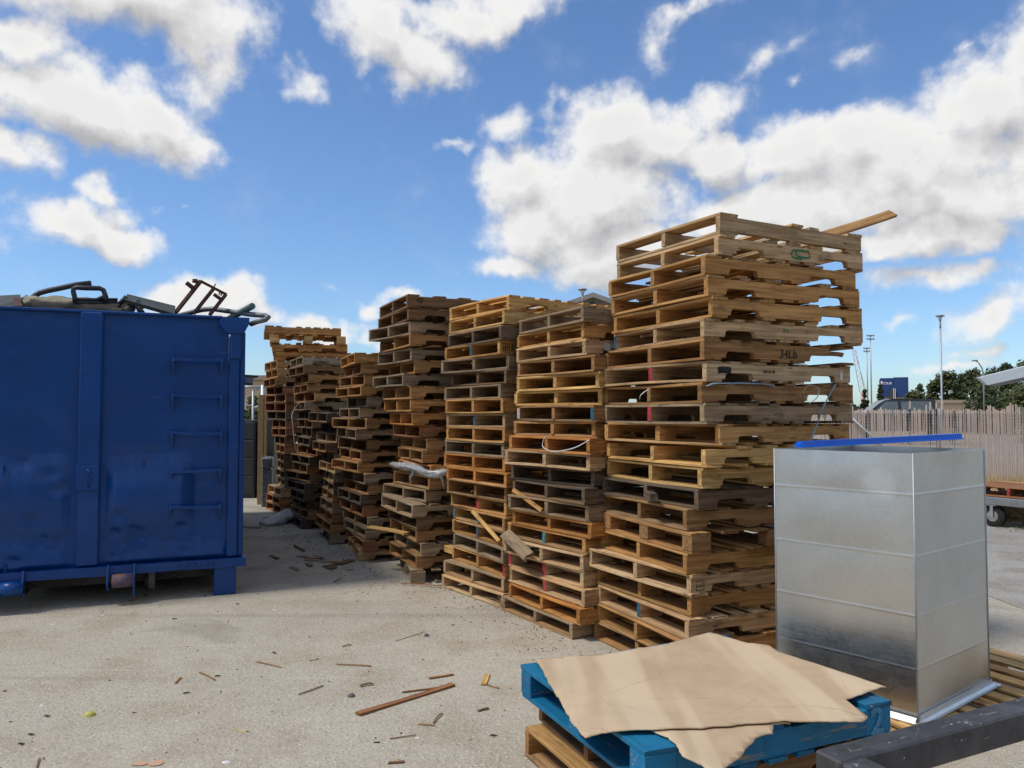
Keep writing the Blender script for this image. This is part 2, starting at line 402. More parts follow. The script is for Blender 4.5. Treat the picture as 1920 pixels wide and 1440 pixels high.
# ------------------------------------------------------------------ mesh builder
class MB:
    def __init__(s):
        s.v = []; s.f = []; s.fc = []; s.fm = []; s.w = []; s.sm = []
    def add(s, vs, fs, color=(.5, .5, .5), m=0, wco=None, smooth=False, fcols=None):
        o = len(s.v)
        s.v += [tuple(v) for v in vs]
        s.w += [tuple(x) for x in (wco if wco is not None else vs)]
        for i, f in enumerate(fs):
            s.f.append(tuple(o + k for k in f)); s.fm.append(m); s.sm.append(smooth)
            s.fc.append(fcols[i] if fcols else color)
    def box(s, a, b, color=(.5, .5, .5), m=0, bev=0.0, M=None, wof=None):
        x0, y0, z0 = [min(a[i], b[i]) for i in range(3)]; x1, y1, z1 = [max(a[i], b[i]) for i in range(3)]
        e = min(bev, (x1 - x0) / 2.2, (y1 - y0) / 2.2, (z1 - z0) / 2.2) if bev else 0
        if e <= 0:
            vs = [(x, y, z) for z in (z0, z1) for (x, y) in ((x0, y0), (x1, y0), (x1, y1), (x0, y1))]
            fs = [(0, 3, 2, 1), (4, 5, 6, 7), (0, 1, 5, 4), (1, 2, 6, 5), (2, 3, 7, 6), (3, 0, 4, 7)]
        else:
            vs = []; 
            def ring(z, i):
                return [(x0 + i + 0, y0 + i + e - 0, z), (x0 + i + e, y0 + i, z), (x1 - i - e, y0 + i, z), (x1 - i, y0 + i + e, z),
                        (x1 - i, y1 - i - e, z), (x1 - i - e, y1 - i, z), (x0 + i + e, y1 - i, z), (x0 + i, y1 - i - e, z)]
            for (z, i) in ((z0, e), (z0 + e, 0), (z1 - e, 0), (z1, e)):
                if i: vs += [(x0 + e, y0 + e, z), (x0 + e, y0 + e, z), (x1 - e, y0 + e, z), (x1 - e, y0 + e, z), (x1 - e, y1 - e, z), (x1 - e, y1 - e, z), (x0 + e, y1 - e, z), (x0 + e, y1 - e, z)]
                else: vs += ring(z, 0)
            fs = [(6, 4, 2, 0), (24, 26, 28, 30)]
            for r in range(3):
                for k in range(8):
                    k2 = (k + 1) % 8
                    q = [r * 8 + k, r * 8 + k2, r * 8 + 8 + k2, r * 8 + 8 + k]
                    pts = []
                    for t in q:
                        if not any(vs[t] == vs[u] for u in pts): pts.append(t)
                    if len(pts) >= 3: fs.append(tuple(pts))
        wco = vs
        if wof: wco = [(v[0] + wof[0], v[1] + wof[1], v[2] + wof[2]) for v in vs]
        if M is not None: vs = [M @ Vector(v) for v in vs]
        s.add(vs, fs, color, m, wco)
    def prism(s, prof, y0, y1, color=(.5, .5, .5), m=0, M=None, wof=(0, 0, 0), endc=None):
        # prof: polygon (x,z), extruded along y
        n = len(prof)
        vs = [(x, y0, z) for x, z in prof] + [(x, y1, z) for x, z in prof]
        fs = [tuple(range(n)), tuple(range(2 * n - 1, n - 1, -1))] + [((i + 1) % n, i, n + i, n + (i + 1) % n) for i in range(n)]
        fc = [color, color]
        for i in range(n):
            a, b = prof[i], prof[(i + 1) % n]
            fc.append(endc if (endc and abs(a[0] - b[0]) < .006 and abs(a[1] - b[1]) > .05) else color)
        wco = [(v[0] + wof[0], v[1] + wof[1], v[2] + wof[2]) for v in vs]
        if M is not None: vs = [M @ Vector(v) for v in vs]
        s.add(vs, fs, color, m, wco, fcols=fc)
    def tube(s, path, r, n=10, color=(.5, .5, .5), m=0, smooth=True, caps=True, flat=None):
        path = [Vector(p) for p in path]
        rs = r if hasattr(r, '__len__') else [r] * len(path)
        vs = []; up = None
        for i, p in enumerate(path):
            d = (path[min(i + 1, len(path) - 1)] - path[max(i - 1, 0)]).normalized()
            if up is None:
                up = d.orthogonal().normalized()
            up = (up - d * up.dot(d)).normalized()
            sd_ = d.cross(up)
            for k in range(n):
                a = 2 * pi * k / n
                fa = flat if flat else 1.0
                vs.append(p + up * cos(a) * rs[i] + sd_ * sin(a) * rs[i] * fa)
        fs = []
        for i in range(len(path) - 1):
            for k in range(n):
                k2 = (k + 1) % n
                fs.append((i * n + k, i * n + k2, (i + 1) * n + k2, (i + 1) * n + k))
        s.add(vs, fs, color, m, smooth=smooth)
        if caps:
            o = len(s.v) - len(vs)
            for ids in (list(range(n))[::-1], [len(vs) - n + k for k in range(n)]):
                s.f.append(tuple(o + k for k in ids)); s.fm.append(m); s.sm.append(False); s.fc.append(color)
    def build(s, name, mats, parent=None, loc=None, rot=None):
        me = bpy.data.meshes.new(name)
        me.from_pydata(s.v, [], s.f)
        for x in (mats if isinstance(mats, (list, tuple)) else [mats]): me.materials.append(MATS[x])
        me.polygons.foreach_set('material_index', s.fm)
        me.polygons.foreach_set('use_smooth', s.sm)
        at_ = me.attributes.new('tint', 'FLOAT_COLOR', 'CORNER')
        buf = []
        for p, c in zip(me.polygons, s.fc):
            buf += [c[0], c[1], c[2], 1.0] * p.loop_total
        at_.data.foreach_set('color', buf)
        aw = me.attributes.new('wco', 'FLOAT_VECTOR', 'POINT')
        aw.data.foreach_set('vector', [x for w in s.w for x in w])
        me.update()
        o = bpy.data.objects.new(name, me); col.objects.link(o)
        if parent: o.parent = parent
        if loc is not None: o.location = loc
        if rot is not None: o.rotation_euler = rot
        return o
def tag(o, label=None, cat=None, group=None, kind=None):
    if label: o['label'] = label
    if cat: o['category'] = cat
    if group: o['group'] = group
    if kind: o['kind'] = kind
    return o
def empty(name, loc=(0, 0, 0), rz=0.0, rx=0.0, ry=0.0):
    o = bpy.data.objects.new(name, None); col.objects.link(o)
    o.location = loc; o.rotation_euler = (rx, ry, rz); o.empty_display_size = .1
    return o
def mul(c, k): return (c[0] * k, c[1] * k, c[2] * k)
def jit(c, a=.12):
    k = 1 + R.uniform(-a, a); h = R.uniform(-a, a) * .35
    return (c[0] * k * (1 + h), c[1] * k, c[2] * k * (1 - h))

# ------------------------------------------------------------------ boards and pallets
def board(mb, p, axis, L, w, t, color, ragged=.006, cut=0.0, warp=.0055, m=0, endc=None):
    """board with centre-line start p (bottom face), along axis 'y' or 'x'; w across, t thick. cut>0: splintered end this deep"""
    ns = 5
    off = (R.uniform(0, 50), R.uniform(0, 50), R.uniform(0, 50))
    ph, b1, b2 = R.uniform(0, 6), R.uniform(-warp, warp), R.uniform(-warp, warp)
    e = min(.0022, t * .25)
    prof = [(-w / 2 + e, 0), (w / 2 - e, 0), (w / 2, e), (w / 2, t - e), (w / 2 - e, t), (-w / 2 + e, t), (-w / 2, t - e), (-w / 2, e)]
    n = 8; vs = []; wc = []
    for i in range(ns + 1):
        f = i / ns
        for k, (a, z) in enumerate(prof):
            l = L * f
            if i == 0: l += R.uniform(-ragged, ragged)
            if i == ns:
                l += R.uniform(-ragged, ragged)
                if cut: l -= cut * (.5 + .5 * mn.noise(Vector((a * 60 + off[0], off[1], 0)))) * (1 if k % 2 else .45)
            bx = b1 * sin(f * 3 + ph); bz = b2 * sin(f * 3.1) + R.uniform(-.0006, .0006)
            if axis == 'y': vs.append((p[0] + a + bx, p[1] + l, p[2] + z + bz))
            else: vs.append((p[0] + l, p[1] + a + bx, p[2] + z + bz))
            wc.append((l + off[0], a + off[1], z + off[2]))
    fs = []; fc = []
    for i in range(ns):
        for k in range(n):
            k2 = (k + 1) % n
            q = (i * n + k, i * n + k2, (i + 1) * n + k2, (i + 1) * n + k)
            fs.append(q if axis == 'x' else q[::-1]); fc.append(color)
    a_, b_ = tuple(range(n)), tuple(range(ns * n, ns * n + n))
    ec = endc or mul(color, .8)
    if axis == 'x': fs += [a_[::-1], b_]
    else: fs += [a_, b_[::-1]]
    fc += [ec, ec]
    mb.add(vs, fs, color, m, wc, fcols=fc)

C_PINE = (.63, .40, .155); C_NAT = (.49, .28, .105); C_BROWN = (.35, .20, .085); C_GREY = (.30, .23, .150)
C_DARK = (.135, .102, .072); C_ORANGE = (.50, .235, .07); C_RED = (.29, .14, .066); C_PALE = (.53, .38, .22); C_DKBR = (.21, .128, .066)
CN = {'P': (C_PINE, 'pale yellow pine'), 'N': (C_NAT, 'honey brown'), 'B': (C_BROWN, 'brown'), 'G': (C_GREY, 'weathered grey'), 'D': (C_DARK, 'dark weathered'),
      'O': (C_ORANGE, 'orange brown'), 'R': (C_RED, 'reddish brown'), 'W': (C_PALE, 'pale dusty'), 'K': (C_DKBR, 'dark brown')}
PAINT = {'r': (.42, .05, .07), 'b': (.03, .12, .20), 't': (.06, .22, .25), 'w': (.5, .5, .47)}

def stringer_prof(L, h, notch=True, st=.155, cutx=None):
    p = [(0, 0)]
    if notch:
        for (a, b) in ((st, st + .235), (L - st - .235, L - st)):
            r = .022; d = .040
            if cutx and b > cutx: break
            p += [(a, 0), (a + .003, d - r), (a + .009, d - r * .35), (a + r, d), (b - r, d), (b - .009, d - r * .35), (b - .003, d - r), (b, 0)]
    if cutx:
        if notch and cutx > L - st - .235:
            a = L - st - .235
            p += [(a, 0), (a + .003, .02), (a + .02, .040), (cutx + .02, .042), (cutx - .01, .055), (cutx + .03, .06), (cutx + .01, .078), (cutx + .02, h)]
        else:
            p += [(cutx - .03, 0), (cutx, .02), (cutx - .02, .035), (cutx + .03, .05), (cutx + .01, .07), (cutx + .025, h)]
    else:
        p += [(L, 0), (L, h)]
    p += [(0, h)]
    return p

def make_pallet(loc, yaw, code='N', paints='', notch=True, top=None, bot=None, L=1.2, Wd=1.0, h=.0885, t=.0165, skip_top=(), skip_bot=(), block=False,
                tilt=(0, 0), name='wood_pallet', material='pallet_wood', cutx=None, broken=0.0, gapw=None):
    """local frame: x along the stringers (0..L), y along the deck boards (0..W), origin at centre of the base"""
    base = CN[code][0] if code in CN else code
    root = empty(name, loc, yaw, tilt[0], tilt[1])
    ox, oy = -L / 2, -Wd / 2
    sc = jit(base, .14)
    def mixc(k):
        c = jit(base, .22)
        if R.random() < .22:
            o = R.choice([C_GREY, C_NAT, C_BROWN, C_PALE]) if material == 'pallet_wood' else c
            c = tuple(a * .5 + b * .5 for a, b in zip(c, o))
        return c
    # bottom deck
    nb = bot or R.choice([4, 5, 5, 5, 6]); nt = top or R.choice([5, 6, 7, 7, 7, 8, 9])
    lead = R.uniform(.115, .145)
    mb = MB()
    if nb == 5: xs = [lead / 2, L * .35 if not notch else L * .5 - .14, L * .5, L * .65 if not notch else L * .5 + .14, L - lead / 2]
    else: xs = [lead / 2 + (L - lead) * i / (nb - 1) for i in range(nb)]
    for i, x in enumerate(xs):
        if i in skip_bot: continue
        w = lead if i in (0, len(xs) - 1) else R.uniform(.08, .10)
        board(mb, (ox + x + R.uniform(-.006, .006), oy + R.uniform(-.01, .008), 0), 'y', Wd + R.uniform(-.008, .01), w, t, mixc(0), cut=R.uniform(.05, .2) if R.random() < broken else 0)
    mb.build('bottom_deck', material, root)
    # stringers or blocks
    ys = [0, (Wd - .038) / 2, Wd - .038]
    zo = t + .0004
    if block:
        for x in (0, (L - .14) / 2, L - .14):
            for j, y in enumerate((0, (Wd - .1) / 2, Wd - .1)):
                k = MB(); k.box((ox + x, oy + y, zo), (ox + x + .14, oy + y + .1, zo + h), jit(base, .2), bev=.003, wof=(R.uniform(0, 50), R.uniform(0, 50), 0))
                k.build('block', material, root)
    else:
        for j, y in enumerate(ys):
            k = MB(); yj = R.uniform(-.008, .008) if j == 1 else 0
            pr = stringer_prof(L, h, notch, .155 + R.uniform(-.02, .03), cutx if j == 0 else None)
            pc = paints[j] if len(paints) > j else '-'
            endc = PAINT[pc] if pc in PAINT else mul(sc, R.uniform(.75, 1.05))
            of = (R.uniform(0, 50), R.uniform(0, 50), R.uniform(0, 50))
            k.prism([(ox + a + (R.uniform(0, .012) if False else 0), b) for a, b in pr], oy + y + yj, oy + y + yj + .038, jit(sc, .12), M=Matrix.Translation((0, 0, zo)), wof=of, endc=endc)
            k.build('stringer', material, root)
    # top deck
    mb = MB(); z2 = zo + h + .0004
    span = L - lead
    for i in range(nt):
        if i in skip_top or (0 < i < nt - 1 and R.random() < .07): continue
        x = lead / 2 + span * i / (nt - 1) + (R.uniform(-.012, .012) if 0 < i < nt - 1 else 0)
        w = lead if i in (0, nt - 1) else (gapw or R.uniform(.07, .12) if nt > 5 else R.uniform(.10, .14))
        board(mb, (ox + x, oy + R.uniform(-.012, .008), z2), 'y', Wd + R.uniform(-.008, .012), w, t, mixc(0), cut=R.uniform(.05, .35) if R.random() < broken else 0)
    mb.build('top_deck', material, root)
    root['_top'] = z2 + t
    return root

def solve(xn, xl, D, Wd=1.0):
    """near corner on depth D at photo column xn; far-left corner on photo column xl -> yaw"""
    X = (xn - 960) / F * D
    lo, hi = radians(8), radians(60)
    k = (xl - 960) / F
    for _ in range(40):
        m = (lo + hi) / 2
        v = (X - Wd * sin(m)) / (D + Wd * cos(m))
        if v > k: lo = m
        else: hi = m
    return X, (lo + hi) / 2

ORD = ['topmost', 'second', 'third', 'fourth', 'fifth', 'sixth', 'seventh', 'eighth', 'ninth', 'tenth', 'eleventh', 'twelfth', 'thirteenth', 'fourteenth', 'fifteenth',
       'sixteenth', 'seventeenth', 'eighteenth', 'nineteenth', 'twentieth', 'twenty-first', 'twenty-second', 'twenty-third', 'twenty-fourth', 'twenty-fifth']
PALLETS = {}
def stack(key, phrase, D, rows, ztop, Wd=1.0, L0=1.2):
    """rows from the top: (xn, xl, code, opts)"""
    n = len(rows)
    pitch = ztop / n
    out = []
    for i, row in enumerate(rows):
        xn, xl, code = row[:3]; o = dict(row[3]) if len(row) > 3 else {}
        Dj = D + R.uniform(-.055, .055) + o.pop('dD', 0)
        z = ztop - (i + 1) * pitch
        # photo columns are measured on the picture: correct for verticals that lean
        zz = z + .06
        fac = (Dj * cos(PITCH) + (zz - CAMH) * sin(PITCH)) / Dj
        xn2 = 960 + (xn - 960) * fac
        xl2 = 960 + (xl - 960) * fac
        X, yaw = solve(xn2, xl2, Dj, Wd)
        yaw = o.pop('yaw', yaw + R.gauss(0, .014 if key in 'HGF' else .035))
        yaw = max(radians(14), min(radians(44), yaw))
        L = o.setdefault('L', L0); w = o.get('Wd', Wd)
        v = Vector((cos(yaw), sin(yaw), 0)); u = Vector((-sin(yaw), cos(yaw), 0))
        c = Vector((X, Dj, z)) + v * L / 2 + u * w / 2
        tt = R.uniform(.0135, .0185); o.setdefault('t', tt); hh = pitch - .0016 - 2 * tt - .001
        o.setdefault('Wd', w)
        what = o.pop('what', '')
        ta = .0045 if key in 'HGF' else .010
        tl = o.pop('tilt', (R.uniform(-ta, ta), R.uniform(-ta, ta)))
        p = make_pallet(c, yaw, code, h=hh, tilt=tl, broken=o.pop('broken', .08 if key in 'HGF' else .14), **o)
        desc = CN[code][1]
        lab = '%s %spallet, %s%s in %s' % (desc, what, ORD[i], '' if i == 0 else ' from top', phrase)
        tag(p, lab, 'pallet', 'pallets piled in the row of tall stacks')
        out.append((p, X, Dj, z, yaw, L, w, v, u))
    PALLETS[key] = out

def c7(x): return 1100 + x / 3.2
def c5(x): return 690 + x / 4.085
def c3(x): return 440 + x / 4.571
H = [(800, 175, 'W', dict(skip_top=(1, 2, 5), skip_bot=(1, 3), top=7, bot=5, notch=False)), (790, 163, 'W', dict(paints='-', )), (710, 125, 'N', {}), (728, 150, 'N', dict(top=6)), (755, 160, 'N', {}),
     (705, 145, 'W', dict(paints='--b')), (705, 125, 'B', dict(cutx=1.03)), (720, 110, 'W', dict(paints='-r')), (690, 108, 'B', {}), (705, 105, 'G', dict(paints='-r')),
     (800, 105, 'N', dict(skip_top=(1,), broken=.3)), (712, 118, 'P', dict(skip_top=(0,), broken=.2)), (690, 120, 'P', dict(notch=True)), (670, 80, 'D', dict(broken=.2)), (600, 75, 'B', {}), (630, 105, 'B', dict(block=True)),
     (600, 65, 'N', dict(broken=.1)), (625, 30, 'W', {}), (628, 60, 'N', {}), (612, 70, 'W', dict(paints='-b')), (585, 55, 'N', {}), (610, 30, 'B', {})]
stack('H', 'the tallest stack beside metal box', 4.66, [(c7(a), c7(b), c, d) for a, b, c, d in H], 2.825, Wd=1.07, L0=1.27)
G = [(1650, 1140, 'G', dict(notch=False)), (1655, 1135, 'N', dict(paints='')), (1665, 1150, 'W', {}), (1735, 1145, 'B', {}), (1770, 1130, 'P', {}), (1790, 1125, 'P', {}), (1730, 1140, 'B', dict(paints='b-w')),
     (1740, 1110, 'N', {}), (1700, 1085, 'O', {}), (1700, 1060, 'W', {}), (1735, 1100, 'D', {}), (1660, 1085, 'D', dict(broken=.2)), (1690, 1075, 'G', {}), (1710, 1110, 'O', {}), (1665, 1060, 'N', dict(paints='-t', broken=.2)),
     (1650, 1050, 'W', dict(broken=.2)), (1650, 1075, 'W', dict(paints='-rr')), (1660, 1090, 'W', dict(paints='-r')), (1620, 1085, 'O', {}), (1565, 1045, 'G', {})]
stack('G', 'second stack from the metal box', 5.57, [(c5(a), c5(b), c, d) for a, b, c, d in G], 2.386)
Fr = [(1080, 632, 'P', dict(top=8)), (1045, 630, 'P', {}), (1020, 605, 'D', {}), (1010, 595, 'N', dict(paints='-b')), (1080, 560, 'G', {}), (1060, 630, 'K', {}), (1015, 580, 'G', {}), (1035, 592, 'N', {}),
      (1050, 610, 'W', dict(paints='-b')), (1048, 603, 'N', {}), (1040, 582, 'G', {}), (1050, 572, 'O', {}), (1060, 600, 'O', {}), (1062, 620, 'B', {}), (1060, 630, 'N', dict(paints='-r')),
      (1045, 635, 'N', dict(paints='-tt')), (1045, 640, 'N', dict(paints='-b')), (1035, 645, 'G', {}), (1050, 635, 'N', dict(paints='r')), (1040, 582, 'W', {}), (1040, 575, 'W', dict(broken=.1))]
stack('F', 'third stack from the metal box', 6.50, [(c5(a), c5(b), c, d) for a, b, c, d in Fr], 2.60)
E = [(1480, 1255, 'K', dict(notch=False, bot=3)), (1490, 1255, 'K', {}), (1505, 1222, 'G', {}), (1505, 1245, 'B', {}), (1515, 1262, 'G', {}), (1545, 1280, 'B', {}), (1445, 1190, 'G', {}), (1510, 1295, 'B', {}),
     (1510, 1295, 'N', {}), (1525, 1305, 'O', {}), (1590, 1365, 'R', {}), (1650, 1420, 'B', {}), (1610, 1440, 'B', {}), (1685, 1395, 'O', {}), (1670, 1370, 'B', {}), (1640, 1295, 'G', {}),
     (1525, 1270, 'G', dict(broken=.3)), (1565, 1285, 'K', {}), (1560, 1300, 'B', dict(broken=.3)), (1600, 1325, 'G', dict(broken=.3)), (1560, 1350, 'B', {}), (1510, 1400, 'G', dict(block=True))]
stack('E', 'fourth stack from the metal box', 7.46, [(c3(a), c3(b), c, d) for a, b, c, d in E], 2.75)
Dd = [(1030, 900, 'N', dict(notch=False)), (1085, 940, 'B', {}), (1115, 905, 'B', {}), (1085, 870, 'N', {}), (1130, 940, 'G', {}), (1070, 865, 'G', {}), (1130, 890, 'B', {}), (1040, 830, 'G', {}),
      (1135, 890, 'K', {}), (1085, 900, 'B', {}), (1060, 885, 'B', {}), (1115, 930, 'G', {}), (1145, 920, 'B', {}), (1080, 900, 'D', {}), (1100, 910, 'R', {}), (1145, 930, 'G', {}), (1125, 930, 'G', {}), (1100, 930, 'R', {}), (1060, 925, 'W', {})]
stack('D', 'fifth stack from the metal box', 8.5, [(c3(a), c3(b), c, d) for a, b, c, d in Dd], 2.28)
Cc = [(790, 660, 'D', {}), (880, 740, 'D', {}), (875, 745, 'G', {}), (780, 640, 'K', {}), (850, 735, 'G', {}), (860, 745, 'W', {}), (845, 745, 'G', {}), (850, 735, 'D', {}), (840, 735, 'B', {}),
      (840, 725, 'G', {}), (835, 720, 'B', {}), (820, 725, 'N', {}), (810, 735, 'G', {})]
stack('C', 'sixth stack from the metal box', 9.65, [(c3(a), c3(b), c, d) for a, b, c, d in Cc], 1.62)
Bb = [(585, 475, 'G', {}), (595, 490, 'K', {}), (635, 505, 'N', {}), (625, 500, 'B', {}), (690, 520, 'B', {}), (600, 480, 'G', {}), (665, 560, 'D', {}), (665, 575, 'K', {}), (660, 575, 'D', {}), (640, 555, 'D', {}),
      (705, 560, 'R', {}), (640, 490, 'D', {}), (620, 490, 'B', {}), (650, 460, 'K', {}), (600, 450, 'D', {}), (590, 480, 'D', {}), (620, 490, 'K', {}), (630, 500, 'B', {}), (565, 470, 'D', {})]
stack('B', 'seventh stack from the metal box', 10.9, [(c3(a), c3(b), c, d) for a, b, c, d in Bb], 2.42)
Aa = [(262, 225, 'N', dict(yaw=radians(19), notch=False)), (300, 262, 'P', dict(yaw=radians(16), block=True)), (318, 280, 'O', dict(yaw=radians(16))), (352, 310, 'O', dict(yaw=radians(19))),
      (363, 278, 'N', {}), (370, 278, 'N', {}), (350, 274, 'B', {}), (415, 275, 'R', {}), (440, 262, 'R', {}), (440, 262, 'R', {}), (440, 265, 'D', {}), (440, 330, 'R', {}), (440, 315, 'R', {}), (430, 350, 'K', {}),
      (425, 350, 'B', {}), (420, 352, 'K', {}), (420, 350, 'K', {}), (430, 350, 'D', {}), (430, 350, 'G', {}), (400, 290, 'W', {}), (385, 280, 'R', {}), (395, 275, 'R', {})]
stack('A', 'the stack farthest from the metal box', 12.5, [(c3(a), c3(b), c, d) for a, b, c, d in Aa], 3.03)

# frame on a pallet of a stack: point on its long side (s along stringer from near corner, height above its base, out from face)
def on_side(rec, s, h, out=.0): # camera-facing long side
    p, X, D, z, yaw, L, w, v, u = rec
    return Vector((X, D, z)) + v * s - u * out + Vector((0, 0, h))
def on_end(rec, s, h, out=.0):  # left end face, s from near corner
    p, X, D, z, yaw, L, w, v, u = rec
    return Vector((X, D, z)) + u * s - v * out + Vector((0, 0, h))

def text_mesh(name, cu, parent, loc, rot=(pi / 2, 0, 0)):
    t = bpy.data.objects.new('tmp', cu); col.objects.link(t)
    bpy.context.view_layer.update()
    me = bpy.data.meshes.new_from_object(t.evaluated_get(bpy.context.evaluated_depsgraph_get()))
    bpy.data.objects.remove(t)
    o = bpy.data.objects.new(name, me); col.objects.link(o); o.parent = parent; o.location = loc; o.rotation_euler = rot
    return o
# writing and marks on stringers are parts of their pallets
def text_mark(rec, txt, s, h, size, m, extr=.0006, shear=0):
    p = rec[0]
    cu = bpy.data.curves.new('marking', 'FONT'); cu.body = txt; cu.size = size; cu.extrude = extr; cu.shear = shear
    cu.materials.append(MATS[m])
    L, w = rec[5], rec[6]
    return text_mesh('marking', cu, p, (-L / 2 + s, -w / 2 - .0028, h))
def stroke_mark(rec, pts, r, m):
    p = rec[0]; L, w = rec[5], rec[6]
    k = MB(); k.tube([(-L / 2 + a, -w / 2 - .0035, b) for a, b in pts], r, 6, flat=.25 if False else None)
    for i, v in enumerate(k.v):
        k.v[i] = (v[0], -w / 2 - .0035 + (v[1] + w / 2 + .0035) * .2, v[2])
    return k.build('marking', m, p)
Hh = PALLETS['H']
text_mark(Hh[6], '34Lb', .60, .03, .078, 'ink_black', shear=.1)
text_mark(Hh[7], '48X40-48', .46, .062, .026, 'ink_black')
text_mark(Hh[5], '8 5', .60, .06, .034, 'ink_green')
stroke_mark(Hh[1], [(.60, .055), (.62, .085), (.68, .09), (.76, .088), (.77, .05), (.72, .045), (.66, .05), (.64, .075)], .006, 'ink_green')
stroke_mark(Hh[1], [(.61, .045), (.64, .035), (.70, .032)], .006, 'ink_green')
stroke_mark(Hh[7], [(.09, .070), (.12, .075), (.19, .072)], .020, 'ink_black')
def rect_label(rec, s, h, w_, h_, m):
    p = rec[0]; k = MB(); L, w = rec[5], rec[6]
    k.box((-L / 2 + s, -w / 2 - .0028, h), (-L / 2 + s + w_, -w / 2 - .0005, h + h_)); return k.build('paper_label', m, p)
rect_label(Hh[7], 1.17, .03, .022, .065, 'label_white')
rect_label(PALLETS['G'][2], .17, .04, .055, .055, 'label_white')
fr = PALLETS['F'][3]
for a in ([(.03, .03), (.03, .09), (.075, .09), (.075, .03), (.03, .03)], [(.03, .06), (.075, .06)], [(.09, .03), (.09, .09), (.115, .09), (.115, .03), (.09, .03)], [(.125, .03), (.125, .09), (.15, .09), (.15, .03), (.125, .03)], [(.052, .03), (.052, .09)], [(.137, .04), (.137, .08)]):
    stroke_mark(fr, a, .0035, 'ink_black')
for a in ([(.04, .03), (.04, .085), (.10, .085), (.10, .03), (.04, .03)], [(.04, .055), (.10, .055)]):
    stroke_mark(PALLETS['H'][17], a, .002, 'ink_black')
stroke_mark(PALLETS['E'][0], [(.10, .05), (.11, .085), (.15, .085), (.155, .06), (.12, .055), (.14, .045)], .005, 'ink_black')

# ------------------------------------------------------------------ loose boards and splinters
def loose_board(p0, p1, w, t, c, label, cat='broken board', up=Vector((0, 0, 1)), cut=.06, name='broken_board', group=None, roll=0.0):
    p0, p1 = Vector(p0), Vector(p1); d = p1 - p0; L = d.length; x = d.normalized()
    y = up.cross(x).normalized(); z = x.cross(y)
    M = Matrix((x, y, z)).transposed().to_4x4(); M.translation = p0
    mb = MB(); board(mb, (0, 0, -t / 2), 'x', L, w, t, c, ragged=.008, cut=cut)
    o = mb.build(name, 'pallet_wood'); o.matrix_world = M @ Matrix.Rotation(roll, 4, 'X')
    return tag(o, label, cat, group)
h0 = Hh[0]
loose_board(at(1530, 446, 5.35), at(1678, 399, 5.5), .09, .017, C_BROWN, 'long board sticking up off the top of the tallest pallet stack', roll=radians(38))
loose_board(on_side(Hh[6], 1.0, .075, -.02), on_side(Hh[6], 1.22, .064, -.02), .028, .02, C_RED, 'reddish splinter jutting from the broken stringer near the "34Lb" pallet', cut=.16, up=Vector((0, -1, 0)))
f = PALLETS['F']
loose_board(on_end(f[14], .56, -.005, .012), on_end(f[16], .04, .03, .02), .034, .016, C_PINE, 'pale broken board hanging diagonally across the third stack', up=Vector((-.8, -.4, .3)))
g = PALLETS['G']
loose_board(on_end(g[11], .97, .03, .012), on_end(g[12], .50, .03, .02), .032, .016, C_NAT, 'thin broken board slanting over dark pallets of second stack', up=Vector((-.8, -.4, .3)))
loose_board(on_end(g[14], 1.0, .035, .03), on_end(g[15], .50, .03, .10), .10, .016, C_GREY, 'wide grey broken board fallen diagonally low on the second stack', up=Vector((-.5, -.3, .8)), cut=.12)
e = PALLETS['E']
loose_board(on_end(e[18], .35, .04, .0), on_end(e[18], .35, .04, 0) + Vector((-.42, .25, .03)), .09, .017, C_PINE, 'pale board end jutting sideways out of the fourth stack', cut=.02)
loose_board(on_side(e[19], .25, .07, .02), on_side(e[19], .32, .06, .22), .08, .06, C_PINE, 'short pale wood block poking out low from the fourth stack', cut=0, name='broken_board')
loose_board(on_end(Hh[13], .48, .05, .02), on_end(Hh[13], .30, .05, .10) , .05, .05, C_DARK, 'short dark stringer stub loose in the tallest stack', cut=.0)

# ------------------------------------------------------------------ plastic and strapping
def crumple(name, pts, r, m, label, cat, seed=0, flatz=.6, n=9):
    mb = MB(); P = [Vector(p) for p in pts]
    path = []
    for i in range(len(P) - 1):
        for k in range(6): path.append(P[i].lerp(P[i + 1], k / 6))
    path.append(P[-1])
    N = len(path); n = 18
    vs = []
    for i, p in enumerate(path):
        f_ = i / (N - 1); d = (path[min(i + 1, N - 1)] - path[max(0, i - 1)]).normalized()
        s_ = d.cross(Vector((0, 0, 1))).normalized(); u_ = s_.cross(d)
        for k in range(n):
            a = 2 * pi * k / n
            rr = r * (.35 + .65 * sin(pi * min(1, max(0.04, f_)))**.5) * (1 + .55 * mn.noise(Vector((cos(a) * 1.8, sin(a) * 1.8, f_ * 7 + seed))) + .25 * mn.noise(Vector((cos(a) * 5, sin(a) * 5, f_ * 20 + seed))))
            vs.append(p + s_ * cos(a) * rr + u_ * sin(a) * rr * flatz)
    fs = [(i * n + k, i * n + (k + 1) % n, (i + 1) * n + (k + 1) % n, (i + 1) * n + k) for i in range(N - 1) for k in range(n)]
    fs += [tuple(range(n))[::-1], tuple(range((N - 1) * n, N * n))]
    mb.add(vs, fs, smooth=True)
    return tag(mb.build(name, m), label, cat)
e15 = e[14]
za = e15[3] + .128
pA = on_end(e[14], .95, .135, .03); pB = on_side(e[14], .05, .155, .04)
crumple('plastic_film', [pA + Vector((0, 0, .06)), pA.lerp(pB, .5) + Vector((0, 0, .05)), pB, pB + Vector((.14, -.01, .03))], .075, 'film', 'crumpled clear plastic wrap roll lying in the fourth pallet stack', 'plastic wrap', 3)
mb = MB()
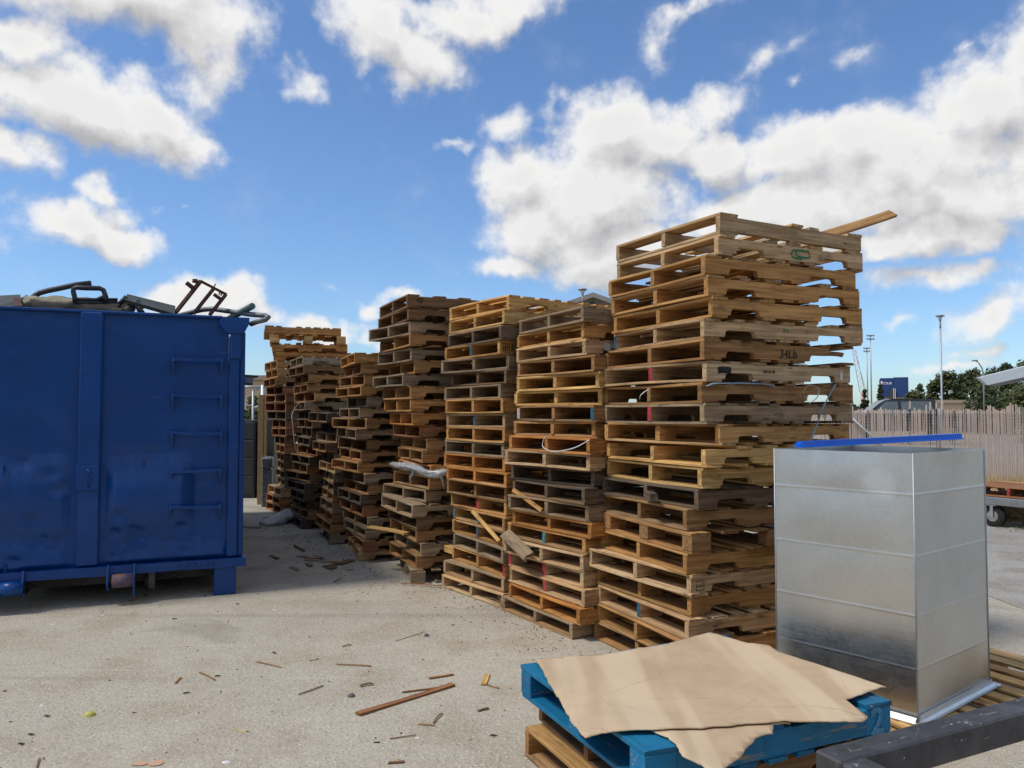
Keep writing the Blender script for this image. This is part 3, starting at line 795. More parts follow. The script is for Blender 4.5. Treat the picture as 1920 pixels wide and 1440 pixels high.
for (q0, ln, sx) in ((pA.lerp(pB, .55) + Vector((0, 0, .03)), .12, -.05), (pB + Vector((.05, -.01, .03)), .17, .03)):
    mb.tube([q0 + Vector((0, -.03, .0)), q0 + Vector((sx * .3, -.06, -ln * .3)), q0 + Vector((sx * .9, -.05, -ln * .65)), q0 + Vector((sx, -.04, -ln))], [.030, .016, .014, .002], 8, flat=.2)
o = mb.build('plastic_shred', 'film'); tag(o, 'torn plastic tails dangling below the plastic wrap roll', 'plastic wrap')
crumple('plastic_sheet', [gr(492, 985, .01), gr(515, 977, .05), gr(545, 966, .09), gr(570, 965, .09), gr(578, 975, .02)], .17, 'white_sheet', 'crumpled white plastic sheet on the ground by the seventh stack', 'plastic sheet', 8, .45)

def strap(name, pts, m, label, r=.006):
    P = [Vector(p) for p in pts]; path = []
    n = len(P)
    for i in range(n - 1):
        p0, p1, p2, p3 = P[max(i - 1, 0)], P[i], P[i + 1], P[min(i + 2, n - 1)]
        for k in range(6):
            t = k / 6
            path.append(.5 * ((2 * p1) + (-p0 + p2) * t + (2 * p0 - 5 * p1 + 4 * p2 - p3) * t * t + (-p0 + 3 * p1 - 3 * p2 + p3) * t ** 3))
    path.append(P[-1])
    mb = MB(); mb.tube(path, r, 6, flat=.3)
    return tag(mb.build(name, m), label, 'strap')
strap('plastic_strap', [on_end(g[8], .50, .12, .02), on_end(g[8], .42, .05, .10), on_end(g[8], .25, .02, .13), on_end(g[8], .08, .05, .08), on_end(g[8], -.02, .11, .02)], 'band_white', 'loose white strapping loop hanging on second stack', .004)
strap('plastic_strap', [on_side(Hh[8], 1.09, .13, .02), on_side(Hh[9], .95, .10, .04), on_side(Hh[10], .85, .09, .04), on_side(Hh[11], .74, .06, .05)], 'band_blue', 'pale blue strap hanging down the side of the tallest stack', .008)
strap('plastic_strap', [on_side(Hh[8], .83, .02, .03), on_side(Hh[8], .77, .07, .05), on_side(Hh[8], .82, .115, .05), on_side(Hh[8], .90, .10, .05), on_side(Hh[8], .90, .04, .04), on_side(Hh[8], .84, .00, .03)], 'band_white', 'small curled strap loop on the tallest stack near its far end', .0035)
strap('plastic_strap', [on_side(Hh[8], .02, .10, .02), on_side(Hh[8], .06, .115, .04), on_side(Hh[8], .15, .118, .03), on_side(Hh[8], .30, .122, .02), on_side(Hh[8], .50, .118, .02), on_side(Hh[8], .56, .10, .03)], 'band_blue', 'blue twine strip lying between pallets at the tallest stack corner', .007)
strap('plastic_strap', [at(560 + (1) , 755, 11.4), at(548, 775, 11.2), at(549, 800, 11.15), at(553, 835, 11.15), at(560, 858, 11.2), at(566, 862, 11.2)], 'band_white', 'thin white strap dangling down the seventh stack', .009)
strap('plastic_strap', [on_end(Hh[8], .5, .10, .02), on_end(Hh[8], .55, .06, .05), on_end(Hh[8], .58, .03, .04)], 'band_white', 'short white strap end poking out of tallest stack left face', .004)

# ------------------------------------------------------------------ ground
def sheet(name, pts, z, m):
    mb = MB(); mb.add([(x, y, z) for x, y in pts], [tuple(range(len(pts)))])
    return mb.build(name, m)
tag(sheet('ground', [(-900, -60), (900, -60), (900, 1500), (-900, 1500)], -.004, 'dry_dirt'), kind='structure')
tag(sheet('pavement', [(-26, -8), (22, -8), (22, 12.4), (9, 12.0), (6.5, 11.6), (6.0, 15.5), (-26, 16.8)], 0.0, 'worn_concrete'), kind='structure')
tag(sheet('road', [(6.5, -8), (22, -8), (22, 12.2), (7.6, 11.35), (5.2, 10.4), (4.2, 7.0), (4.2, 5.6)], 0.004, 'grey_asphalt'), kind='structure')

# ------------------------------------------------------------------ blue roll-off container
A_D = radians(22.7)
dm = empty('dumpster', (-2.46, 7.08, 0), A_D)
def dent(x, z):
    d = 0
    e1 = 1.27 + .035 * mn.noise(Vector((x * 6, 1, 0))) + .02 * mn.noise(Vector((x * 17, 3, 0)))
    e2 = .52 + .12 * mn.noise(Vector((x * 3.1, 9, 0))) + .03 * mn.noise(Vector((x * 14, 5, 0)))
    amp = .75 + .9 * abs(mn.noise(Vector((x * 1.7, 21, 0))))
    wv = 1.0 if x < -.50 else max(0.0, (-.38 - x) / .12) if x < -.38 else 0.0
    t = e1 - z
    if t > 0: d += wv * amp * .078 * sin(pi * min(1.0, t / (.78 + .2 * mn.noise(Vector((x * 2, 8, 8)))))) ** 1.0
    t = e2 - z
    if t > 0: d += .060 * min(t, .25) / .25 * amp
    for (cx, cz, r, a) in DENTS:
        q = ((x - cx) ** 2 + ((z - cz) * 1.3) ** 2) / (r * r * 2.2)
        if q < 6: d -= a * 1.7 * math.exp(-q)
    d *= min(1.0, max(.25, (abs(x + 1.21) - .10) / .10)) if abs(x + 1.21) < .20 else 1.0
    d += .006 * mn.noise(Vector((x * 2.2, z * 2.2, 4))) + .002 * mn.noise(Vector((x * 9, z * 9, 7)))
    return d
DR = random.Random(3)
DENTS = [(-.98, .74, .045, .022), (-1.62, .74, .045, .018), (-1.02, .60, .04, .016), (-.88, .62, .03, .012), (-1.4, .55, .05, .018), (-1.5, 1.1, .04, .012), (-1.42, .98, .04, .014),
         (-.75, 1.24, .05, .014), (-.98, 1.22, .06, .016), (-1.7, 1.2, .05, .014), (-1.9, 1.18, .06, .012), (-.3, 1.02, .05, .01)]
DENTS += [(DR.uniform(-2.4, -.2), DR.uniform(.38, .62), DR.uniform(.02, .045), DR.uniform(.006, .014)) for _ in range(22)]
mb = MB()
nx, nz = 200, 170; x0, x1, z0, z1 = -2.44, -.115, .325, 2.46
vs = [(x0 + (x1 - x0) * i / nx, -dent(x0 + (x1 - x0) * i / nx, z0 + (z1 - z0) * j / nz) * min(1, j / 3, (nz - j) / 3, i / 3, (nx - i) / 3), z0 + (z1 - z0) * j / nz) for j in range(nz + 1) for i in range(nx + 1)]
fs = [(j * (nx + 1) + i, j * (nx + 1) + i + 1, (j + 1) * (nx + 1) + i + 1, (j + 1) * (nx + 1) + i) for j in range(nz) for i in range(nx)]
mb.add(vs, fs, smooth=True)
mb.box((-2.44, .03, .325), (-.115, .05, 2.46))
mb.build('front_panel', 'blue_paint', dm)
mb = MB()
mb.box((-.03, .02, .325), (-.01, 6.0, 2.44)); mb.box((-2.44, .055, .325), (-2.42, 6.0, 2.44)); mb.box((-2.42, 5.98, .325), (-.03, 6.0, 2.44)); mb.box((-2.42, .055, .325), (-.032, 5.978, .345))
for i in range(9): mb.box((-.0095, .5 + i * .62, .33), (.06, .6 + i * .62, 2.40), bev=.004)
mb.build('side_wall', 'blue_paint', dm)
mb = MB(); mb.box((-.112, -.035, .33), (-.02, .052, 2.30), bev=.008); mb.box((-.018, -.01, .33), (.028, .06, 2.34), bev=.006)
cpo = mb.build('corner_post', 'blue_paint', dm)
mb = MB(); mb.box((-.10, -.06, 2.10), (-.005, -.036, 2.34), bev=.01); mb.prism([(-.20, 2.41), (-.20, 2.44), (-.17, 2.475), (.055, 2.475), (.055, 2.42), (.01, 2.33), (-.14, 2.33)], -.075, .06)
mb.build('corner_gusset', 'blue_paint', cpo)
mb = MB(); mb.box((-1.295, -.055, .33), (-1.125, -.001, 2.47), bev=.012); cpo = mb.build('centre_post', 'blue_paint', dm)
mb = MB(); mb.box((-1.30, -.072, .96), (-1.13, -.056, 1.17), bev=.006)
mb.tube([(-1.20, -.074, .99), (-1.23, -.078, 1.02), (-1.19, -.078, 1.05), (-1.23, -.078, 1.08), (-1.19, -.078, 1.11), (-1.22, -.074, 1.14)], .009, 8)
mb.build('latch_plate', 'blue_paint', cpo)
mb = MB(); mb.box((-2.44, -.045, 2.462), (-.17, .06, 2.485), bev=.006); mb.box((-.03, .06, 2.442), (.05, 6.0, 2.49), bev=.01); mb.box((-2.44, .06, 2.442), (-2.37, 6.0, 2.49), bev=.01)
mb.build('top_rim', 'blue_paint', dm)
mb = MB()
bx = [(-2.44 + 2.49 * i / 40) for i in range(41)]
for i in range(40):
    sg = .012 * mn.noise(Vector((bx[i] * 3, 2, 2)))
    sg2 = .012 * mn.noise(Vector((bx[i + 1] * 3, 2, 2)))
    mb.add([(bx[i], -.075, .245 + sg), (bx[i + 1], -.075, .245 + sg2), (bx[i + 1], -.075, .32 + sg2 * .3), (bx[i], -.075, .32 + sg * .3), (bx[i], .07, .245 + sg), (bx[i + 1], .07, .245 + sg2), (bx[i + 1], .07, .324), (bx[i], .07, .324)],
           [(0, 1, 2, 3), (3, 2, 6, 7), (1, 0, 4, 5)] + ([(0, 3, 7, 4)] if i == 0 else []) + ([(1, 5, 6, 2)] if i == 39 else []))
mb.build('bottom_rail', 'blue_paint', dm)
cu = bpy.data.curves.new('stamped_number', 'FONT'); cu.body = 'OCS-20'; cu.size = .062; cu.extrude = .004; cu.space_character = 1.7; cu.bevel_depth = .0012
cu.materials.append(MATS['blue_paint'])
text_mesh('stamped_number', cu, dm, (-.52, -.0765, .262))
mb = MB(); mb.box((-.215, -.06, 0), (-.03, .12, .243), bev=.006); mb.build('leg', 'blue_paint', dm)
mb = MB(); mb.box((-2.42, -.06, 0), (-2.23, .12, .243), bev=.006); mb.build('leg', 'blue_paint', dm)
for x in (-.72, -1.72):
    mb = MB(); mb.box((x - .06, .3, .06), (x + .02, 5.9, .243)); mb.box((x - 0.02, -.02, .1), (x + .03, .3, .235)); mb.build('skid_rail', 'black_steel', dm)
mb = MB(); mb.box((-2.4, .35, .10), (-.05, .5, .243)); mb.box((-2.4, 2.3, .10), (-.05, 2.4, .243)); mb.build('cross_member', 'black_steel', dm)
for (x, m) in ((-.93, 'rusty_roller'), (-1.74, 'blue_paint')):
    mb = MB(); mb.tube([(x - .085, -.10, .20), (x + .085, -.10, .20)], .058, 24); rol = mb.build('roller', m, dm)
    mb = MB()
    for sx, zb in ((-.11, .15 if x > -1 else .03), (.09, .06 if x > -1 else .15)):
        mb.prism([(-.16, .19), (-.10, .335), (-.078, .335), (-.078, .12), (-.09, zb), (-.13, zb)], 0, .016, M=Matrix.Translation((x + sx, 0, 0)) @ Matrix.Rotation(pi / 2, 4, 'Z'))
    # profile above is in (x,z) turned so x runs outwards
    rb_ = mb.build('roller_bracket', 'blue_paint', dm); rol.parent = rb_
# ladder rungs
for i, z in enumerate((2.085, 1.765, 1.435, 1.105, .79)):
    mb = MB()
    xa, xb = -.575, -.175
    zs = R.uniform(-.008, .008)
    mb.tube([(xa, -.075, z + zs), ((xa + xb) / 2, -.078, z - .006), (xb, -.075, z - zs)], .0165, 4, smooth=False)
    for x in (xa, xb):
        wide = .07 if (i == 2 and x == xa) else 0
        mb.prism([(-.083, z + .016), (0, z + .03), (0, z - .125), (-.016, z - .125), (-.090, z - .022)], -.009, .009, M=Matrix.Translation((x, 0, 0)) @ Matrix.Rotation(pi / 2, 4, 'Z'))
        if wide: mb.add([(x, -.012, z - .11), (x, -.01, z + .012), (x + wide + .03, -.07, z + .01), (x, -.075, z - .02)], [(0, 3, 2, 1)])
    mb.build('ladder_rung', 'blue_paint', dm)
for (x, z) in ((-.80, 1.16), (-1.83, 1.15), (-1.80, .345)):
    mb = MB(); mb.box((x, -.045, z - .04), (x + .012, 0, z + .04), bev=.002); mb.build('tie_hook', 'blue_paint', dm)
tag(dm, 'blue painted steel roll-off dumpster with ladder rungs, heaped with scrap metal', 'dumpster')

# scrap in the container; dpt(px,py,back) : point above the rim a bit behind the front panel
def dpt(px, py, back):
    d = pdir(px, py)
    n = Vector((-sin(A_D), cos(A_D), 0)); p0 = Vector((-2.46, 7.08, 0)) + n * back
    t = (p0 - Vector((0, 0, CAMH))).dot(n) / d.dot(n)
    return Vector((0, 0, CAMH)) + d * t
def k1(x, y): return x / 3.6923, 480 + y / 3.6923
def dp1(x, y, back): return dpt(*k1(x, y), back)
def pipe(name, pts, r, m, label, cat, n=12, back=.3, smoothing=True):
    P = [dp1(x, y, b if b is not None else back) for (x, y, b) in pts]
    mb = MB(); mb.tube(P, r, n)
    return tag(mb.build(name, m), label, cat)
pipe('bent_pipe', [(205, 305, .4), (225, 290, .4), (245, 272, .4), (275, 255, .4), (330, 240, .4), (420, 222, .4), (520, 200, .4), (632, 188, .4)], .024, 'dark_metal', 'long bent dark pipe rising over the dumpster scrap', 'pipe')
mb = MB()
mb.tube([dp1(520, 320, .3), dp1(518, 290, .3), dp1(508, 250, .3), dp1(508, 228, .3), dp1(530, 218, .3), dp1(600, 222, .3), dp1(690, 224, .3), dp1(716, 236, .3), dp1(728, 270, .3), dp1(736, 300, .3)], .022, 10)
for (a, b) in (((508, 300), (815, 300)), ((508, 322), (815, 322))):
    mb.tube([dp1(*a, .3), dp1(*b, .3)], .012, 6)
mb.add([dp1(508, 298, .3), dp1(815, 300, .3), dp1(815, 322, .3), dp1(508, 324, .3), dp1(508, 298, .32), dp1(815, 300, .32), dp1(815, 322, .32), dp1(508, 324, .32)], [(3, 2, 1, 0), (4, 5, 6, 7)])
mb.tube([dp1(680, 300, .28), dp1(715, 280, .28), dp1(735, 318, .28)], .02, 8)
tag(mb.build('seat_frame', 'dark_metal'), 'black tubular seat frame standing on the dumpster scrap', 'metal frame')
def plate(name, corners, th, m, label, cat):
    c = [Vector(p) for p in corners]; n = (c[1] - c[0]).cross(c[2] - c[0]).normalized() * th
    k = len(c)
    mb = MB(); mb.add(c + [p + n for p in c], [tuple(range(k))[::-1], tuple(range(k, 2 * k))] + [(i, (i + 1) % k, k + (i + 1) % k, k + i) for i in range(k)])
    return tag(mb.build(name, m), label, cat)
plate('scrap_sheet', [dp1(865, 300, .15), dp1(880, 262, .7), dp1(1215, 345, .5), dp1(1210, 400, .15)], .03, 'olive_panel', 'dark olive sheet panel leaning on the dumpster rim', 'metal panel')
plate('scrap_sheet', [dp1(-40, 345, .2), dp1(-20, 275, .8), dp1(140, 266, .8), dp1(150, 300, .3), dp1(110, 350, .2)], .02, 'olive_panel', 'dark crumpled panel at the left end of the dumpster load', 'metal panel')
plate('scrap_sheet', [dp1(90, 345, .1), dp1(95, 285, .3), dp1(130, 290, .3), dp1(160, 345, .1)], .02, 'rust', 'small rusty bracket plate beside the crumpled panel', 'metal panel')
mb = MB(); mb.tube([dp1(825, 335, .3), dp1(875, 280, .3)], .02, 8); mb.tube([dp1(930, 320, .2), dp1(985, 395, .15)], .025, 8); mb.tube([dp1(880, 325, .25), dp1(960, 315, .25), dp1(965, 380, .2)], .022, 8)
tag(mb.build('metal_bracket', 'dark_metal'), 'dark bent bracket bars under the olive panel', 'scrap metal')
for k_, (pts, rr_, m_, lb_) in enumerate((([(955, 372, .3), (1010, 352, .3), (1090, 380, .25)], .010, 'dark_metal', 'thin dark wire arching beside the olive sheet'),
        ([(640, 340, .5), (700, 318, .45), (790, 330, .4), (830, 352, .3)], .014, 'rust', 'rusty rod lying over the canvas roll'),
        ([(150, 300, .5), (185, 278, .45), (214, 300, .4)], .012, 'dark_metal', 'small dark hooped wire left of the bent pipe'))):
    P_ = [dp1(*q_) for q_ in pts]; mb = MB(); mb.tube(P_, rr_, 6); tag(mb.build('scrap_rod', m_), lb_, 'rod')
# canvas roll
path = [dp1(150, 345, .35), dp1(200, 325, .38), dp1(350, 330, .4), dp1(500, 340, .4), dp1(700, 350, .38), dp1(880, 360, .35), dp1(920, 375, .3)]
crumple('canvas_roll', path, .075, 'tan_canvas', 'dusty tan canvas roll lying along the dumpster rim', 'canvas', 2, .9)
# rusty frame
mb = MB()
def st(a, b, r=.013, back=.35): mb.tube([dp1(a[0], a[1], back), dp1(b[0], b[1], back)], r, 4, smooth=False)
st((1205, 405), (1390, 172), .021); st((1340, 400), (1480, 225), .018); st((1450, 410), (1565, 265), .018); st((1385, 172), (1570, 268), .018)
st((1290, 185), (1345, 228), .026); st((1480, 265), (1530, 300), .022); st((1478, 222), (1492, 192), .006); 
mb.tube([dp1(1350, 185, .35), dp1(1350, 160, .35)], .024, 12)
mb.tube([dp1(1515, 268, .35), dp1(1522, 250, .35), dp1(1534, 262, .35), dp1(1528, 275, .35)], .008, 6)
tag(mb.build('rusty_frame', 'rust'), 'rusty brown welded frame tilted up from the dumpster', 'metal frame')
pipe('tube_loop', [(1240, 415, .6), (1330, 388, .6), (1400, 372, .55), (1470, 366, .5), (1600, 385, .35), (1740, 405, .15), (1835, 412, .02), (1858, 424, -.02), (1840, 440, -.02), (1770, 458, .0), (1740, 470, .1)], .024, 'grey_pipe', 'grey bent tube loop hanging over the dumpster corner', 'pipe')
pipe('cut_pipe', [(1580, 440, .4), (1620, 415, .35), (1750, 345, .1)], .030, 'green_pipe', 'short green pipe end poking over the dumpster rim', 'pipe', back=.3)
mb = MB()
for i in range(60):
    x = R.uniform(-2.3, -.15); y = R.uniform(.3, 5.8)
    a = R.uniform(0, pi); l = R.uniform(.15, .5)
    mb.box((-l, -R.uniform(.02, .2), -.01), (l, R.uniform(.02, .2), .012), M=Matrix.Translation((x, y, R.uniform(1.9, 2.36))) @ Matrix.Rotation(a, 4, 'Z') @ Matrix.Rotation(R.uniform(-.4, .4), 4, 'X'))
so_ = mb.build('scrap', 'dark_metal', None, dm.location, (0, 0, A_D)); tag(so_, 'mixed dark scrap filling the dumpster', 'scrap', kind='stuff')

# ------------------------------------------------------------------ galvanised duct box
BA = radians(40.8); BB = radians(51.9)
bn = Vector((1.93, 3.76, .1365))
du = Vector((-sin(BA), cos(BA), 0)); dv = Vector((sin(BB), cos(BB), 0))
Lb, Rb, Hb = .735, .83, 1.275
bxr = empty('metal_duct', bn)
def bulged(mb, o, a, la, hgt, nrm, seed, seams):
    nx, nz = 30, 300
    vs = []
    for j in range(nz + 1):
        z = hgt * j / nz
        for i in range(nx + 1):
            f_ = i / nx
            k = 0
            for s0, s1 in zip(seams[:-1], seams[1:]):
                if s0 <= z <= s1:
                    q = (z - s0) / (s1 - s0); k = sin(pi * q) * sin(pi * f_)
            amp = .0028 * (1 + .8 * sin(seed * 3 + z * 5))
            bead = sum(.0013 * math.exp(-((z - s) / .0045) ** 2) for s in seams[1:-1])
            d = amp * k * (1 if seed % 2 else -1) + bead + .0012 * mn.noise(Vector((f_ * 4, z * 4, seed)))
            vs.append(o + a * (la * f_) + Vector((0, 0, z)) + nrm * d)
    fs = [(j * (nx + 1) + i, j * (nx + 1) + i + 1, (j + 1) * (nx + 1) + i + 1, (j + 1) * (nx + 1) + i) for j in range(nz) for i in range(nx)]
    mb.add(vs, fs, smooth=True)
SEAM = [0, .245, .50, .78, 1.075, Hb]
O = Vector((0, 0, 0))
def wallbox(seed, o, a, la, nrm, inner):
    mb = MB(); bulged(mb, o, a, la, Hb, nrm, seed, SEAM)
    p = [o - nrm * .012, o + a * la - nrm * .012]
    mb.add([p[0], p[1], p[1] + Vector((0, 0, Hb)), p[0] + Vector((0, 0, Hb)), o + Vector((0, 0, Hb)), o + a * la + Vector((0, 0, Hb))], [(0, 1, 2, 3), (3, 2, 5, 4)])
    return mb.build('side_panel', 'galvanised_sheet', bxr)
nL = Vector((-cos(BA), -sin(BA), 0)); nR = Vector((cos(BB), -sin(BB), 0))
wallbox(1, O, du, Lb, nL, 0)
wallbox(2, O, dv, Rb, nR, 0)
wallbox(3, du * Lb, dv, Rb, -nR, 0)
wallbox(4, dv * Rb, du, Lb, -nL, 0)
for c in (O, du * Lb, dv * Rb, du * Lb + dv * Rb):
    mb = MB(); mb.tube([c + Vector((0, 0, .01)), c + Vector((0, 0, Hb + .001))], .0040, 10); mb.build('corner_seam', 'galvanised_post', bxr)
def flange(o, a, la, nrm):
    mb = MB()
    prof = [(0, 0), (.040, 0), (.040, .006), (.030, .009), (.022, .022), (.012, .026), (.010, .036), (0, .036)]
    vs = [o + a * t - Vector((0, 0, .0)) + nrm * (.002 + q[0]) + Vector((0, 0, q[1] - .002)) for t in (0, la) for q in prof]
    n = len(prof)
    mb.add(vs, [tuple(range(n)), tuple(range(2 * n - 1, n - 1, -1))] + [(i, (i + 1) % n, n + (i + 1) % n, n + i) for i in range(n)])
    return mb.build('base_flange', 'galvanised_sheet', bxr)
flange(O, du, Lb, nL); flange(O, dv, Rb, nR); flange(du * Lb, dv, Rb, -nR); flange(dv * Rb, du, Lb, -nL)
for c, sx, sy in ((O, nL, nR), (dv * Rb, nR, -nL), (du * Lb, nL, -nR)):
    mb = MB(); q = [c, c + sx * .05, c + sx * .045 + sy * .045, c + sy * .05]
    mb.add([p + Vector((0, 0, .0075)) for p in q] + [p + Vector((0, 0, .0045)) for p in q], [(0, 1, 2, 3), (7, 6, 5, 4), (0, 4, 5, 1), (1, 5, 6, 2), (2, 6, 7, 3), (3, 7, 4, 0)])
    mb.build('corner_plate', 'galvanised_sheet', bxr)
tag(bxr, 'tall open galvanised sheet metal duct box standing on a slatted pallet', 'metal duct')
# blue strip across its top
p0 = Vector((1.515, 4.18, bn.z + Hb + .012)); p1 = Vector((2.545, 4.45, bn.z + Hb + .050))
dx = (p1 - p0).normalized(); dy = Vector((0, 0, 1)).cross(dx).normalized(); dz = dx.cross(dy)
M = Matrix((dx, dy, dz)).transposed().to_4x4(); M.translation = p0
mb = MB(); Ls = (p1 - p0).length
prof = [(-.030, .000), (-.028, .000), (-.022, .026), (.022, .026), (.030, .004), (.033, .004), (.025, .030), (-.025, .030), (-.030, .006), (-.045, .002), (-.045, -.001)]
vs = [M @ Vector((t, q[0], q[1] )) for t in (0, .035, Ls - .02, Ls) for q in prof]
n = len(prof)
for i in range(n): vs[i] = M @ Vector((.0, prof[i][0] * .8, prof[i][1] * .15))
mb.add(vs, [tuple(range(n)), tuple(range(4 * n - 1, 3 * n - 1, -1))] + [(r * n + i, r * n + (i + 1) % n, (r + 1) * n + (i + 1) % n, (r + 1) * n + i) for r in range(3) for i in range(n)])
o = mb.build('blue_channel', 'blue_strip'); tag(o, 'long bright blue metal channel lying across the top of the duct box', 'metal strip')

# pallet under the duct box, long with slats
vv = Vector((.889, .458, 0)); uu = Vector((-.458, .889, 0))
cc = Vector((1.72, 3.585, .0042)) + vv * .90 + uu * .55
p = make_pallet(cc, math.atan2(.458, .889), 'P', L=1.80, Wd=1.10, top=12, bot=7, gapw=.092, h=.094)
tag(p, 'long honey coloured slatted pallet under the galvanised duct box', 'pallet')

# ------------------------------------------------------------------ blue pallet pile with cardboard
an = math.atan2(.408, .913); av = Vector((.913, .408, 0)); au = Vector((-.408, .913, 0))
n0 = Vector((.47, 2.81, 0))
def low(z, code, label, dx=0, dy=0, yaw=0, **k):
    c = n0 + av * (.61 + dx) + au * (.50 + dy) + Vector((0, 0, z))
    p = make_pallet(c, an + yaw, code, **k); tag(p, label, 'pallet', 'pallets under the cardboard'); return p
low(0, 'N', 'honey brown pallet on the ground under the cardboard pile', dx=.0, dy=-.0, L=1.22, Wd=1.0, h=.096, t=.018, top=6)
low(.1345, 'K', 'dark brown pallet sandwiched beneath the blue pallet', dx=.04, dy=.03, yaw=radians(-2), L=1.16, Wd=.96, h=.086, t=.018)
BLUE = (.003, .125, .27); BZ = .2585
bp = low(BZ, BLUE, 'bright blue painted block pallet topped with cardboard', dy=.022, L=1.22, Wd=1.045, h=.106, t=.020, block=True, material='blue_painted_wood', top=7, bot=5)
cu = bpy.data.curves.new('painted_number', 'FONT'); cu.body = '2'; cu.size = .15; cu.extrude = .0006; cu.offset = .004; cu.materials.append(MATS['paint_pale_blue'])
text_mesh('painted_number', cu, bp, (.49, -.526, .026))
mb = MB(); mb.box((-.47, -.5215, .024), (.47, -.4975, .122), BLUE, wof=(3, 4, 5)); 
mb.build('side_board', 'blue_painted_wood', bp)
ztop = BZ + .020 * 2 + .106 + .004

def crop2(x, y): return 920 + x / 1.92, 1130 + y / 1.92
def card(name, pts, zb, droop, seed, label, th=.0045):
    import bmesh
    bm = bmesh.new()
    P = [gr(*crop2(x, y), zb) for x, y in pts]
    # ragged outline
    out = []
    for i, a in enumerate(P):
        b = P[(i + 1) % len(P)]; L = (b - a).length; k = max(1, int(L / .013))
        nn = (b - a).cross(Vector((0, 0, 1))).normalized()
        for j in range(k):
            q = a.lerp(b, j / k)
            if j: q = q + nn * (.006 * mn.noise(q * 14 + Vector((seed, 0, 0))) + .0035 * mn.noise(q * 70 + Vector((seed, 0, 0))))
            out.append(q)
    bm.faces.new([bm.verts.new(q) for q in out])
    for ax in (0, 1):
        lo = min(q[ax] for q in out); hi = max(q[ax] for q in out)
        s = lo + .035
        while s < hi:
            co = Vector((0, 0, 0)); co[ax] = s; no = Vector((0, 0, 0)); no[ax] = 1
            bmesh.ops.bisect_plane(bm, geom=bm.verts[:] + bm.edges[:] + bm.faces[:], plane_co=co, plane_no=no)
            s += .035
    inv = Matrix.Rotation(-an, 4, 'Z')
    for v in bm.verts:
        q = inv @ (Vector((v.co.x, v.co.y, 0)) - n0)
        ox_ = max(0, -q.x, q.x - 1.22); oy_ = max(0, -q.y, q.y - 1.0)
        od = sqrt(ox_ ** 2 + oy_ ** 2)
        v.co.z += -droop * od * (1 + 2 * od) + .003 * mn.noise(Vector((v.co.x * 2.2, v.co.y * 2.2, seed))) + .0012 * mn.noise(Vector((v.co.x * 9, v.co.y * 9, seed))) + .004
        cr_ = abs(q.x * .35 + q.y - .52); v.co.z += .005 * math.exp(-(cr_ / .022) ** 2); v.co.z += .004 * math.exp(-(abs(q.x - .62) / .018) ** 2) - .003 * math.exp(-(abs(q.x + q.y * .1 - .30) / .015) ** 2)
    bmesh.ops.recalc_face_normals(bm, faces=bm.faces[:])
    me = bpy.data.meshes.new(name); bm.to_mesh(me); bm.free()
    me.materials.append(MATS['cardboard'])
    for p_ in me.polygons: p_.use_smooth = True
    o = bpy.data.objects.new(name, me); col.objects.link(o)
    so2 = o.modifiers.new('thickness', 'SOLIDIFY'); so2.thickness = th; so2.offset = 0
    return tag(o, label, 'cardboard')
card('cardboard_sheet', [(160, 203), (400, 190), (560, 165), (640, 152), (720, 125), (790, 103), (850, 128), (930, 150), (1000, 152), (1035, 178), (1148, 212), (1250, 245), (1425, 300), (1380, 320), (1278, 355), (1357, 405), (1340, 418), (1020, 432), (830, 448), (560, 462), (400, 466), (340, 474), (290, 420), (235, 330), (190, 255)],
     ztop + .012, .10, 1, 'large tan cardboard sheet spread over the blue pallet')
card('cardboard_sheet', [(560, 440), (700, 400), (1060, 400), (1080, 436), (1018, 440), (1016, 466), (985, 470), (950, 482), (900, 530), (850, 560), (806, 580), (760, 562), (690, 543), (668, 512), (640, 490), (588, 470)],
     ztop + .0015, .14, 5, 'torn lower cardboard sheet poking out over the blue pallet edge')

# ------------------------------------------------------------------ black steel frame, near right
zt = .56
c0 = gr(1527, 1405, zt)
b1 = Vector((.9, .435, 0)).normalized(); b2 = Vector((.435, -.9, 0)).normalized()
fr_ = empty('steel_frame', (c0.x, c0.y, 0), math.atan2(b1.y, b1.x))
def sqbar(name, a, b):
    mb = MB(); mb.box(a, b, bev=.007); return mb.build(name, 'black_steel', fr_)
w_ = .10
sqbar('frame_bar', (0, -w_, zt - w_), (1.9, 0, zt))
sqbar('frame_bar', (.0, -1.3, zt - w_), (w_, -w_ - .001, zt - .001))
sqbar('frame_bar', (1.8, -1.3, zt - w_), (1.9, -w_ - .001, zt - .001))
sqbar('frame_bar', (.0, -1.402, zt - w_), (1.9, -1.301, zt - .002))
for x, y in ((1.8, -.0985), (0.001, -1.40), (1.8, -1.40)):
    mb = MB(); mb.box((x, y, .0045), (x + .098, y + .096, zt - w_ - .001), bev=.006); mb.build('leg', 'black_steel', fr_)
tag(fr_, 'black square tube steel frame in the near right corner', 'metal frame')

